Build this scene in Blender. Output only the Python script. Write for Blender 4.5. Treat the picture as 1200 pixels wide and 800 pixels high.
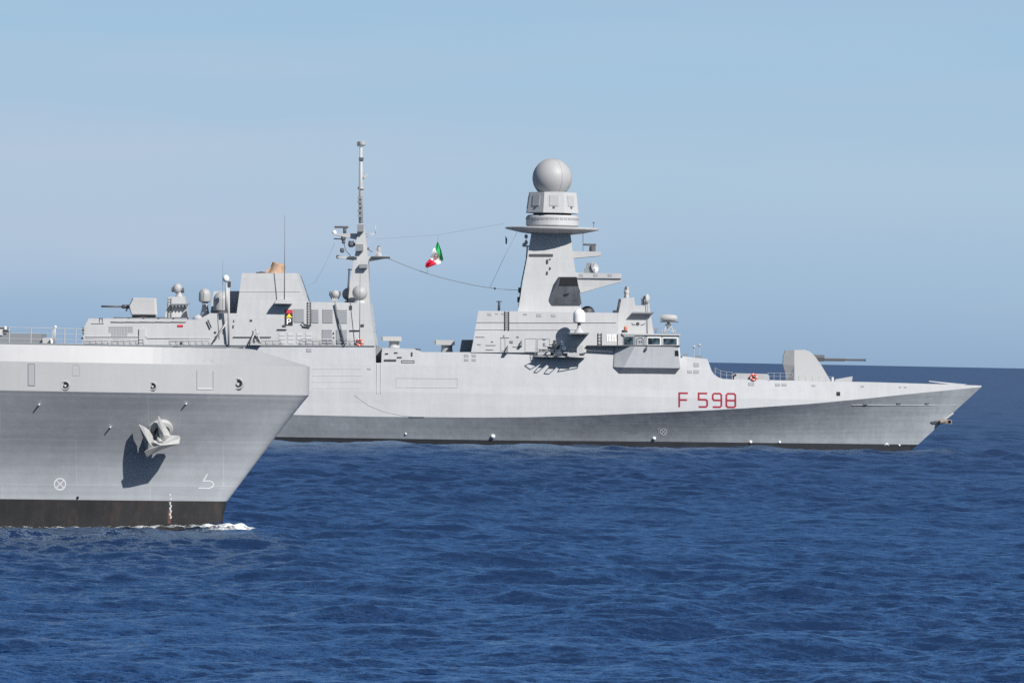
import bpy, bmesh, math, random, bisect
import numpy as np
from mathutils import Vector, Matrix

for o in list(bpy.data.objects):
    bpy.data.objects.remove(o)
scene = bpy.context.scene
COL = scene.collection
rnd = random.Random(7)
R = math.radians

# ------------------------------------------------------------------ camera
FPX = 6667.0            # focal length in photo pixels (a 200 mm lens)
CAM_H = 11.2
ROLL = R(1.09)
PITCH = math.atan(19.5 / FPX)
cam_d = bpy.data.cameras.new('camera')
cam_d.lens = 200.0
cam_d.sensor_width = 36.0
cam_d.clip_start = 1.0
cam_d.clip_end = 120000.0
cam = bpy.data.objects.new('camera', cam_d)
COL.objects.link(cam)
cam.matrix_world = (Matrix.Translation((0, 0, CAM_H)) @
                    Matrix.Rotation(R(90) + PITCH, 4, 'X') @ Matrix.Rotation(ROLL, 4, 'Z'))
scene.camera = cam

# ------------------------------------------------------------------ sky and sun
SUN_EL, SUN_AZ = R(38), R(38.5)          # azimuth: to the right of straight behind the camera
to_sun = Vector((math.sin(SUN_AZ) * math.cos(SUN_EL), -math.cos(SUN_AZ) * math.cos(SUN_EL), math.sin(SUN_EL)))
world = bpy.data.worlds.new('World')
scene.world = world
world.use_nodes = True
wn, wl = world.node_tree.nodes, world.node_tree.links
wn.clear()
w_out = wn.new('ShaderNodeOutputWorld')
w_bg = wn.new('ShaderNodeBackground')
w_bg.inputs['Strength'].default_value = 0.06
sky = wn.new('ShaderNodeTexSky')
sky.sky_type = 'NISHITA'
sky.sun_disc = False
sky.sun_elevation = SUN_EL
sky.sun_rotation = R(180) - SUN_AZ
sky.altitude = 10
sky.air_density = 1.0
sky.dust_density = 0.6
sky.ozone_density = 1.6
tc = wn.new('ShaderNodeTexCoord')
sep = wn.new('ShaderNodeSeparateXYZ')
wl.new(tc.outputs['Generated'], sep.inputs[0])
# the marine haze bank low on the horizon: the sky is greyer and darker there
ramp = wn.new('ShaderNodeValToRGB')
SKY_RAMP = [(0.0, (3.9, 5.7, 8.1)), (0.012, (4.75, 6.7, 9.0)), (0.030, (5.5, 7.6, 9.6)), (0.058, (4.85, 7.35, 9.8)), (0.14, (2.0, 4.2, 7.6)), (0.5, (1.0, 2.4, 5.4))]
ramp.color_ramp.elements[0].position = SKY_RAMP[0][0]
ramp.color_ramp.elements[1].position = SKY_RAMP[-1][0]
for p, c in SKY_RAMP[1:-1]:
    ramp.color_ramp.elements.new(p)
for e, (p, c) in zip(ramp.color_ramp.elements, SKY_RAMP):
    e.position = p
    e.color = (*[v / 10 for v in c], 1)
wl.new(sep.outputs['Z'], ramp.inputs[0])
scl = wn.new('ShaderNodeVectorMath'); scl.operation = 'SCALE'; scl.inputs['Scale'].default_value = 10
wl.new(ramp.outputs[0], scl.inputs[0])
# thin cirrus veils
mp = wn.new('ShaderNodeMapping')
mp.inputs['Scale'].default_value = (9, 9, 95)
mp.inputs['Location'].default_value = (3.1, 0, 0.4)
wl.new(tc.outputs['Generated'], mp.inputs[0])
nz = wn.new('ShaderNodeTexNoise')
nz.inputs['Scale'].default_value = 1.0
nz.inputs['Detail'].default_value = 5
nz.inputs['Roughness'].default_value = 0.5
wl.new(mp.outputs[0], nz.inputs['Vector'])
cr = wn.new('ShaderNodeMapRange')
cr.inputs['From Min'].default_value = 0.45; cr.inputs['From Max'].default_value = 0.75
cr.inputs['To Min'].default_value = 0.0; cr.inputs['To Max'].default_value = 0.30
wl.new(nz.outputs[0], cr.inputs[0])
cmix = wn.new('ShaderNodeMix'); cmix.data_type = 'RGBA'
# a broader veil of high cloud to the left of the ships
def wmr(src, a, b, lo, hi):
    x = wn.new('ShaderNodeMapRange'); x.interpolation_type = 'SMOOTHSTEP'
    for k, v in (('From Min', a), ('From Max', b), ('To Min', lo), ('To Max', hi)): x.inputs[k].default_value = v
    wl.new(src, x.inputs[0]); return x.outputs[0]
def wmath(op, p, q):
    x = wn.new('ShaderNodeMath'); x.operation = op
    for k, v in ((0, p), (1, q)):
        if isinstance(v, (int, float)): x.inputs[k].default_value = v
        else: wl.new(v, x.inputs[k])
    return x.outputs[0]
mpv = wn.new('ShaderNodeMapping'); mpv.inputs['Scale'].default_value = (14, 14, 40); wl.new(tc.outputs['Generated'], mpv.inputs[0])
nv = wn.new('ShaderNodeTexNoise'); nv.inputs['Scale'].default_value = 1.0; nv.inputs['Detail'].default_value = 3; wl.new(mpv.outputs[0], nv.inputs['Vector'])
edge = wmath('ADD', sep.outputs['Z'], wmath('MULTIPLY', nv.outputs[0], 0.016))
veil = wmath('MULTIPLY', wmr(sep.outputs['X'], 0.05, -0.085, 0.0, 1.0), wmath('MULTIPLY', wmr(edge, 0.014, 0.026, 0.0, 1.0), wmr(edge, 0.052, 0.044, 0.0, 1.0)))
fac = wmath('MINIMUM', wmath('ADD', cr.outputs[0], wmath('MULTIPLY', veil, 0.5)), 0.8)
wl.new(fac, cmix.inputs['Factor'])
wl.new(scl.outputs[0], cmix.inputs['A'])
cmix.inputs['B'].default_value = (6.5, 7.7, 9.6, 1)
# blend from the haze bank into the sky texture with height
bl = wn.new('ShaderNodeMapRange')
bl.interpolation_type = 'SMOOTHSTEP'
bl.inputs['From Min'].default_value = 0.08; bl.inputs['From Max'].default_value = 0.5
wl.new(sep.outputs['Z'], bl.inputs[0])
smix = wn.new('ShaderNodeMix'); smix.data_type = 'RGBA'
wl.new(bl.outputs[0], smix.inputs['Factor'])
wl.new(cmix.outputs['Result'], smix.inputs['A'])
wl.new(sky.outputs[0], smix.inputs['B'])
wl.new(smix.outputs['Result'], w_bg.inputs['Color'])
wl.new(w_bg.outputs[0], w_out.inputs[0])

sun_d = bpy.data.lights.new('sun', 'SUN')
sun_d.energy = 4.9
sun_d.angle = R(0.53)
sun_d.color = (1.0, 0.965, 0.92)
sun = bpy.data.objects.new('sun', sun_d)
COL.objects.link(sun)
sun.rotation_euler = (-to_sun).to_track_quat('-Z', 'Y').to_euler()
sun.location = to_sun * 400

scene.view_settings.view_transform = 'Standard'
scene.view_settings.look = 'None'
scene.view_settings.gamma = 1.0
scene.view_settings.use_curve_mapping = False
scene.view_settings.exposure = 0.30
scene.render.engine = 'CYCLES'
scene.cycles.max_bounces = 6
scene.cycles.transparent_max_bounces = 8
scene.cycles.use_denoising = False
scene.cycles.caustics_reflective = False
scene.cycles.caustics_refractive = False
scene.cycles.blur_glossy = 1.5
scene.cycles.sample_clamp_indirect = 1.2

# ------------------------------------------------------------------ survey: photo direction + distance -> metres
CR, SR = math.cos(ROLL), math.sin(ROLL)
def at(u, v, Y):
    du, dv = u - 600.0, v - 400.0
    ud = du * CR + dv * SR
    vd = -du * SR + dv * CR
    return Vector((ud * Y / FPX, Y, CAM_H - (vd - 19.5) * Y / FPX))

# ------------------------------------------------------------------ materials
def paint(name, col, rough=0.5, var=0.06, streak=0.0, seams=None, bump=0.0, brush=0.0, metallic=0.0, spec=0.35, rust=0.0, wear_scale=0.35):
    m = bpy.data.materials.new(name); m.use_nodes = True
    n, l = m.node_tree.nodes, m.node_tree.links
    b = n['Principled BSDF']
    b.inputs['Roughness'].default_value = rough
    b.inputs['Metallic'].default_value = metallic
    b.inputs['Specular IOR Level'].default_value = spec
    g = n.new('ShaderNodeNewGeometry')
    nz = n.new('ShaderNodeTexNoise'); nz.inputs['Scale'].default_value = wear_scale; nz.inputs['Detail'].default_value = 6; nz.inputs['Roughness'].default_value = 0.6
    l.new(g.outputs['Position'], nz.inputs['Vector'])
    mr = n.new('ShaderNodeMapRange')
    mr.inputs['From Min'].default_value = 0.25; mr.inputs['From Max'].default_value = 0.75
    mr.inputs['To Min'].default_value = 1 - var; mr.inputs['To Max'].default_value = 1 + var
    l.new(nz.outputs[0], mr.inputs[0])
    val = mr.outputs[0]
    def mul(a, bsock):
        x = n.new('ShaderNodeMath'); x.operation = 'MULTIPLY'
        l.new(a, x.inputs[0]); l.new(bsock, x.inputs[1]); return x.outputs[0]
    if streak:
        mp = n.new('ShaderNodeMapping'); mp.inputs['Scale'].default_value = (1.7, 1.7, 0.09)
        l.new(g.outputs['Position'], mp.inputs[0])
        n2 = n.new('ShaderNodeTexNoise'); n2.inputs['Scale'].default_value = 1.0; n2.inputs['Detail'].default_value = 4
        l.new(mp.outputs[0], n2.inputs['Vector'])
        m2 = n.new('ShaderNodeMapRange')
        m2.inputs['From Min'].default_value = 0.3; m2.inputs['From Max'].default_value = 0.7
        m2.inputs['To Min'].default_value = 1 - streak; m2.inputs['To Max'].default_value = 1 + streak * 0.5
        l.new(n2.outputs[0], m2.inputs[0]); val = mul(val, m2.outputs[0])
    if brush:      # faint fore-and-aft bands left by roller coats between the strakes
        mp5 = n.new('ShaderNodeMapping'); mp5.inputs['Scale'].default_value = (0.05, 0.05, 2.6)
        l.new(g.outputs['Position'], mp5.inputs[0])
        n5 = n.new('ShaderNodeTexNoise'); n5.inputs['Scale'].default_value = 1.0; n5.inputs['Detail'].default_value = 4
        l.new(mp5.outputs[0], n5.inputs['Vector'])
        m5 = n.new('ShaderNodeMapRange'); m5.inputs['From Min'].default_value = 0.3; m5.inputs['From Max'].default_value = 0.7
        m5.inputs['To Min'].default_value = 1 - brush; m5.inputs['To Max'].default_value = 1 + brush
        l.new(n5.outputs[0], m5.inputs[0]); val = mul(val, m5.outputs[0])
    if seams:
        w, h, mort, dark = seams
        s = n.new('ShaderNodeSeparateXYZ'); l.new(g.outputs['Position'], s.inputs[0])
        c = n.new('ShaderNodeCombineXYZ'); l.new(s.outputs['X'], c.inputs['X']); l.new(s.outputs['Z'], c.inputs['Y'])
        br = n.new('ShaderNodeTexBrick')
        br.inputs['Scale'].default_value = 1.0
        br.inputs['Brick Width'].default_value = w; br.inputs['Row Height'].default_value = h
        br.inputs['Mortar Size'].default_value = mort; br.inputs['Mortar Smooth'].default_value = 0.6
        br.inputs['Color1'].default_value = (0.965, 0.965, 0.965, 1); br.inputs['Color2'].default_value = (1.02, 1.02, 1.02, 1)
        br.inputs['Mortar'].default_value = (dark, dark, dark, 1)
        l.new(c.outputs[0], br.inputs['Vector'])
        rgb = n.new('ShaderNodeSeparateColor'); l.new(br.outputs['Color'], rgb.inputs[0])
        val = mul(val, rgb.outputs[0])
    vm = n.new('ShaderNodeVectorMath'); vm.operation = 'SCALE'; vm.inputs[0].default_value = col
    l.new(val, vm.inputs['Scale'])
    colsock = vm.outputs[0]
    if rust:
        n3 = n.new('ShaderNodeTexNoise'); n3.inputs['Scale'].default_value = 0.8; n3.inputs['Detail'].default_value = 8; n3.inputs['Roughness'].default_value = 0.7
        mp3 = n.new('ShaderNodeMapping'); mp3.inputs['Scale'].default_value = (1.2, 1.2, 0.55); l.new(g.outputs['Position'], mp3.inputs[0]); l.new(mp3.outputs[0], n3.inputs['Vector'])
        m3 = n.new('ShaderNodeMapRange'); m3.inputs['From Min'].default_value = 0.52; m3.inputs['From Max'].default_value = 0.72; m3.inputs['To Max'].default_value = rust
        l.new(n3.outputs[0], m3.inputs[0])
        mx = n.new('ShaderNodeMix'); mx.data_type = 'RGBA'; l.new(m3.outputs[0], mx.inputs['Factor']); l.new(colsock, mx.inputs['A'])
        mx.inputs['B'].default_value = (0.15, 0.085, 0.062, 1); colsock = mx.outputs['Result']
    l.new(colsock, b.inputs['Base Color'])
    if bump:
        bp = n.new('ShaderNodeBump'); bp.inputs['Strength'].default_value = 1.0; bp.inputs['Distance'].default_value = bump
        n4 = n.new('ShaderNodeTexNoise'); n4.inputs['Scale'].default_value = 0.7; n4.inputs['Detail'].default_value = 2
        l.new(g.outputs['Position'], n4.inputs['Vector']); l.new(n4.outputs[0], bp.inputs['Height']); l.new(bp.outputs[0], b.inputs['Normal'])
    return m

M = {}
M['ship'] = paint('navy_grey_paint', (0.47, 0.48, 0.50), 0.5, 0.05, 0.05, (9.0, 2.4, 0.025, 0.93), 0.02)
M['super'] = paint('superstructure_paint', (0.43, 0.435, 0.44), 0.55, 0.05, 0.05, (6.0, 2.6, 0.03, 0.9), 0.015)
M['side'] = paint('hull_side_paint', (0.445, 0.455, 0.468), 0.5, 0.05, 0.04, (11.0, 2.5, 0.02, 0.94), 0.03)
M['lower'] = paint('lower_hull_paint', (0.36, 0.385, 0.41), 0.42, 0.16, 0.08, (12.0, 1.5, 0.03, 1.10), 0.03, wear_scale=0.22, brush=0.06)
M['boot'] = paint('black_boot_topping', (0.012, 0.012, 0.013), 0.5, 0.3, 0.15)
M['near_top'] = paint('near_bulwark_paint', (0.355, 0.358, 0.365), 0.5, 0.03, 0.03, None, 0.012)
M['near'] = paint('near_hull_paint', (0.415, 0.435, 0.46), 0.45, 0.07, 0.06, (9.0, 2.8, 0.045, 1.14), 0.02, brush=0.09)
M['near_boot'] = paint('weathered_boot_topping', (0.022, 0.020, 0.019), 0.6, 0.45, 0.3, rust=0.22, wear_scale=0.6)
M['deck'] = paint('deck_grey', (0.22, 0.23, 0.24), 0.8, 0.1)
M['radome'] = paint('radome_grey', (0.365, 0.366, 0.368), 0.5, 0.03)
M['white'] = paint('white_paint', (0.78, 0.78, 0.78), 0.4, 0.02)
M['offwhite'] = paint('off_white_paint', (0.42, 0.42, 0.42), 0.5, 0.03)
M['vent'] = paint('louvre_grey', (0.30, 0.31, 0.325), 0.6, 0.05)
M['dark'] = paint('dark_grey_metal', (0.055, 0.058, 0.065), 0.5, 0.15)
M['gun'] = paint('gunmetal', (0.10, 0.10, 0.105), 0.45, 0.1)
M['black'] = paint('black_opening', (0.012, 0.012, 0.014), 0.7, 0.1)
M['soot_shade'] = paint('soot_shade_grey', (0.075, 0.082, 0.095), 0.7, 0.5, 0.3, wear_scale=0.6)  # sooty tone that also carries the outlet face's shade
M['cheek'] = paint('cheek_shade_slate', (0.12, 0.135, 0.16), 0.7, 0.2)  # slate tone holds the shade of the outlet's after side
M['bluegrey'] = paint('slate_paint', (0.20, 0.215, 0.23), 0.6, 0.1)
M['red'] = paint('hull_number_red', (0.27, 0.008, 0.028), 0.5, 0.05)
M['signred'] = paint('sign_red', (0.55, 0.03, 0.06), 0.5, 0.03)
M['orange'] = paint('lifebuoy_red', (0.62, 0.10, 0.07), 0.5, 0.05)
M['yellow'] = paint('sign_yellow', (0.80, 0.55, 0.03), 0.5, 0.03)
M['signblack'] = paint('sign_black', (0.02, 0.02, 0.022), 0.5, 0.05)
M['copper'] = paint('heat_stained_sheet', (0.46, 0.31, 0.21), 0.6, 0.25, 0.2, wear_scale=2.0)
M['anchor'] = paint('anchor_grey', (0.385, 0.385, 0.378), 0.55, 0.10, 0.05, wear_scale=2.0)
M['ruststain'] = paint('rust_stain', (0.13, 0.065, 0.05), 0.8, 0.4, wear_scale=2.0)
M['rusty'] = paint('rusty_anchor', (0.24, 0.20, 0.17), 0.7, 0.3, rust=0.25, wear_scale=1.5)
M['wire'] = paint('wire_grey', (0.16, 0.17, 0.18), 0.6, 0.05)
M['lamp'] = paint('orange_lamp_housing', (0.60, 0.22, 0.12), 0.4, 0.05)
M['green'] = paint('flag_green', (0.02, 0.33, 0.11), 0.7, 0.05, wear_scale=3)
M['flagwhite'] = paint('flag_white', (0.80, 0.80, 0.80), 0.7, 0.02, wear_scale=3)
M['flagred'] = paint('flag_red', (0.62, 0.02, 0.06), 0.7, 0.05, wear_scale=3)
M['emblem'] = paint('flag_emblem', (0.42, 0.16, 0.12), 0.7, 0.4, wear_scale=6)
g_ = bpy.data.materials.new('bridge_glass'); g_.use_nodes = True
gb = g_.node_tree.nodes['Principled BSDF']
gb.inputs['Base Color'].default_value = (0.012, 0.02, 0.025, 1); gb.inputs['Roughness'].default_value = 0.12
nzg = g_.node_tree.nodes.new('ShaderNodeTexNoise'); nzg.inputs['Scale'].default_value = 1.2
gg = g_.node_tree.nodes.new('ShaderNodeNewGeometry'); g_.node_tree.links.new(gg.outputs['Position'], nzg.inputs['Vector'])
rg = g_.node_tree.nodes.new('ShaderNodeValToRGB')
rg.color_ramp.elements[0].position = 0.42; rg.color_ramp.elements[0].color = (0.01, 0.016, 0.02, 1)
rg.color_ramp.elements[1].position = 0.68; rg.color_ramp.elements[1].color = (0.10, 0.16, 0.18, 1)
g_.node_tree.links.new(nzg.outputs[0], rg.inputs[0]); g_.node_tree.links.new(rg.outputs[0], gb.inputs['Base Color'])
M['glass'] = g_

# ------------------------------------------------------------------ mesh building
class MB:
    def __init__(self):
        self.v, self.f, self.mi, self.sm = [], [], [], []
    def face(self, pts, mi=0, smooth=False):
        i = len(self.v); self.v += [Vector(p) for p in pts]
        self.f.append(tuple(range(i, i + len(pts)))); self.mi.append(mi); self.sm.append(smooth)
    def mesh(self, verts, faces, mi=0, smooth=False):
        i = len(self.v); self.v += [Vector(p) for p in verts]
        for f in faces:
            self.f.append(tuple(i + k for k in f)); self.mi.append(mi); self.sm.append(smooth)
        return self
    def box(self, c, s, mi=0, rot=None):
        hx, hy, hz = s[0] / 2, s[1] / 2, s[2] / 2
        vs = [Vector((x, y, z)) for x in (-hx, hx) for y in (-hy, hy) for z in (-hz, hz)]
        if rot is not None: vs = [rot @ p for p in vs]
        vs = [p + Vector(c) for p in vs]
        return self.mesh(vs, [(0, 1, 3, 2), (4, 6, 7, 5), (0, 4, 5, 1), (2, 3, 7, 6), (0, 2, 6, 4), (1, 5, 7, 3)], mi)
    def hexa(self, a, b, mi=0):
        """closed prism between two equal polygons"""
        n = len(a)
        return self.mesh(list(a) + list(b), [tuple(range(n)), tuple(range(2 * n - 1, n - 1, -1))] +
                         [(k, k + n, (k + 1) % n + n, (k + 1) % n) for k in range(n)], mi)
    def tube(self, pts, r, n=8, mi=0, r2=None, smooth=True):
        pts = [Vector(p) for p in pts]
        m = len(pts); vs = []
        for k, p in enumerate(pts):
            d = (pts[min(k + 1, m - 1)] - pts[max(k - 1, 0)]).normalized()
            a = d.orthogonal().normalized() if abs(d.z) < 0.9 else d.cross(Vector((0, 1, 0))).normalized()
            b = d.cross(a)
            rr = r if r2 is None else r + (r2 - r) * k / (m - 1)
            vs += [p + (a * math.cos(t) + b * math.sin(t)) * rr for t in [2 * math.pi * q / n for q in range(n)]]
        fs = [(k * n + q, k * n + (q + 1) % n, (k + 1) * n + (q + 1) % n, (k + 1) * n + q) for k in range(m - 1) for q in range(n)]
        self.mesh(vs, fs, mi, smooth)
        self.face(vs[:n][::-1], mi); self.face(vs[-n:], mi)
        return self
    def lathe(self, c, prof, n=24, mi=0, phase=0.0, smooth=True, axis=None):
        """profile of (radius, height) round a vertical axis (or the given one) through c"""
        c = Vector(c); vs = []
        q = Vector((0, 0, 1)).rotation_difference(Vector(axis)) if axis is not None else None
        for r, h in prof:
            for k in range(n):
                t = phase + 2 * math.pi * k / n
                p = Vector((r * math.cos(t), r * math.sin(t), h))
                if q: p = q @ p
                vs.append(c + p)
        fs = [(k * n + a, k * n + (a + 1) % n, (k + 1) * n + (a + 1) % n, (k + 1) * n + a) for k in range(len(prof) - 1) for a in range(n)]
        self.mesh(vs, fs, mi, smooth)
        self.face(vs[:n][::-1], mi); self.face(vs[-n:], mi)
        return self
    def sphere(self, c, r, n=20, mi=0, sz=1.0, zmin=-1.0):
        a0 = math.asin(max(-1, zmin)) if zmin > -1 else -math.pi / 2 * 0.985
        prof = []
        for k in range(n // 2 + 1):
            a = a0 + (math.pi / 2 * 0.985 - a0) * k / (n // 2)
            prof.append((r * math.cos(a), r * sz * math.sin(a)))
        return self.lathe(c, prof, n, mi)

ORG = {}
def part(name, mb, mats, parent=None, label=None, cat=None, group=None, kind=None):
    """links the collected shapes as ONE mesh object, origin at the middle of its foot"""
    co = np.array([tuple(p) for p in mb.v])
    lo, hi = co.min(0), co.max(0)
    org = Vector(((lo[0] + hi[0]) / 2, (lo[1] + hi[1]) / 2, lo[2]))
    me = bpy.data.meshes.new(name)
    me.from_pydata([tuple(Vector(p) - org) for p in mb.v], [], mb.f)
    if not isinstance(mats, (list, tuple)): mats = [mats]
    for m in mats: me.materials.append(M[m] if isinstance(m, str) else m)
    me.polygons.foreach_set('material_index', mb.mi)
    me.polygons.foreach_set('use_smooth', mb.sm)
    bm = bmesh.new(); bm.from_mesh(me)
    bmesh.ops.remove_doubles(bm, verts=bm.verts, dist=0.0005)
    bmesh.ops.recalc_face_normals(bm, faces=bm.faces)
    sm = [f.smooth for f in bm.faces]
    bm.to_mesh(me); bm.free()
    if any(sm):
        me.set_sharp_from_angle(angle=R(32))
        me.polygons.foreach_set('use_smooth', sm)
    o = bpy.data.objects.new(name, me); COL.objects.link(o)
    if parent is not None:
        o.parent = parent; o.location = org - ORG[parent.name]
    else: o.location = org
    ORG[o.name] = org
    for k, x in (('label', label), ('category', cat), ('group', group), ('kind', kind)):
        if x: o[k] = x
    return o
def thing(name, label, cat, loc, group=None):
    o = bpy.data.objects.new(name, None); COL.objects.link(o)
    o.location = loc; o.empty_display_size = 2; ORG[o.name] = Vector(loc)
    o['label'] = label; o['category'] = cat
    if group: o['group'] = group
    return o

def lin(x, tab):
    if x <= tab[0][0]: return tab[0][1]
    if x >= tab[-1][0]: return tab[-1][1]
    k = bisect.bisect_left(tab, (x, -1e9))
    (a, b), (c, d) = tab[k - 1], tab[k]
    return b + (d - b) * (x - a) / (c - a) if c > a else d
def fair(tab, sub=12):
    """a fair curve through the given points (monotone cubic), as a dense table"""
    n = len(tab); d = [(tab[k + 1][1] - tab[k][1]) / (tab[k + 1][0] - tab[k][0]) for k in range(n - 1)]
    m = [d[0]] + [0 if d[k - 1] * d[k] <= 0 else 2 * d[k - 1] * d[k] / (d[k - 1] + d[k]) for k in range(1, n - 1)] + [d[-1]]
    out = []
    for k in range(n - 1):
        (a, p), (b, q) = tab[k], tab[k + 1]; h = b - a
        for i in range(sub):
            t = i / sub
            out.append((a + h * t, (2*t**3 - 3*t*t + 1) * p + (t**3 - 2*t*t + t) * h * m[k] + (-2*t**3 + 3*t*t) * q + (t**3 - t*t) * h * m[k + 1]))
    return out + [tab[-1]]

# a side surface of a ship: half breadth as a function of place; `on` finds the point of it seen in a photo direction
class Side:
    def __init__(self, yc, fn): self.yc, self.fn = yc, fn
    def on(self, u, v, out=0.0):
        Y = self.yc - 8
        for _ in range(6):
            p = at(u, v, Y)
            Y = self.yc - self.fn(p.x, p.z) - out
        return at(u, v, Y)
def Wall(yc, hb, vb, lean, ub=600):
    zb = at(ub, vb, yc - hb).z; t = math.tan(R(lean))
    return Side(yc, lambda x, z: hb - (z - zb) * t)

def block(name, pts, wall, parent, mat='super', label=None, bevel=0.0):
    """a deckhouse: its near outline on a leaning wall, mirrored about the centre line"""
    a = [wall.on(u, v) for u, v in pts]
    b = [Vector((p.x, 2 * wall.yc - p.y, p.z)) for p in a]
    o = part(name, MB().hexa(a, b), mat, parent, label)
    return o
def add_plate(mb, wall, pts, thick, mi=0, base=-0.02):
    a = [wall.on(u, v, thick) for u, v in pts]
    b = [wall.on(u, v, base) for u, v in pts]
    b = [Vector((q.x, p.y, q.z)) if False else q for p, q in zip(b, b)]
    b = [Vector((p.x, p.y + thick - base, p.z)) for p in a]
    mb.hexa(a, b, mi)
    return mb
def rect(u0, v0, u1, v1): return [(u0, v0), (u1, v0), (u1, v1), (u0, v1)]
def plate(name, wall, u0, v0, u1, v1, thick, mat, parent, label=None):
    return part(name, add_plate(MB(), wall, rect(u0, v0, u1, v1), thick), mat, parent, label)
def ribbon(mb, wall, pts, w, out=0.02, closed=False, mi=0, sub=3):
    """a painted stroke of even width with mitred corners, laid on a side surface"""
    P = [Vector(p) for p in pts]; n = len(P); offs = []
    for k in range(n):
        a = P[k - 1] if (k > 0 or closed) else None
        c = P[(k + 1) % n] if (k < n - 1 or closed) else None
        d1 = (P[k] - a).normalized() if a is not None else None
        d2 = (c - P[k]).normalized() if c is not None else None
        if d1 is None: d1 = d2
        if d2 is None: d2 = d1
        n1 = Vector((-d1.y, d1.x)); n2 = Vector((-d2.y, d2.x)); m = (n1 + n2)
        if m.length < 1e-6: m = n1
        m.normalize(); offs.append(m * (w / 2 / max(0.35, m.dot(n1))))
    for k in range(n if closed else n - 1):
        j = (k + 1) % n
        for s in range(sub):
            t0, t1 = s / sub, (s + 1) / sub
            A = P[k].lerp(P[j], t0); B = P[k].lerp(P[j], t1); oa = offs[k].lerp(offs[j], t0); ob = offs[k].lerp(offs[j], t1)
            q = [wall.on(*(A + oa), out), wall.on(*(B + ob), out), wall.on(*(B - ob), out), wall.on(*(A - oa), out)]
            mb.face(q, mi)
    return mb
def disc_mark(mb, wall, u, v, r, w, out, n=24):
    return ribbon(mb, wall, [(u + r * math.cos(t), v + r * math.sin(t)) for t in [2 * math.pi * k / n for k in range(n)]], w, out, True, sub=1)
def ladder(name, wall, u0, v0, u1, v1, parent, mat='dark', rungs=7, r=0.05):
    mb = MB()
    for u in (u0, u1):
        mb.tube([wall.on(u, v0, 0.14), wall.on(u, v1, 0.14)], r * 0.75, 6)
    for k in range(rungs):
        v = v0 + (v1 - v0) * (k + 0.5) / rungs
        mb.tube([wall.on(u0, v, 0.14), wall.on(u1, v, 0.14)], r * 0.6, 5)
    for v in (v0 + 0.5, v1 - 0.5):
        for u in (u0, u1): mb.tube([wall.on(u, v, 0.14), wall.on(u, v, -0.05)], r * 0.6, 5)
    return part(name, mb, mat, parent)
def louvre(name, wall, u0, v0, u1, v1, parent, mat='vent', slats=7, thick=0.05):
    mb = MB(); add_plate(mb, wall, rect(u0, v0, u1, v1), thick)
    for k in range(slats):
        a = v0 + (v1 - v0) * (k + 0.25) / slats; b = v0 + (v1 - v0) * (k + 0.75) / slats
        add_plate(mb, wall, rect(u0 + 0.4, a, u1 - 0.4, b), thick + 0.06, base=thick + 0.004)
    return part(name, mb, mat, parent)

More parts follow.
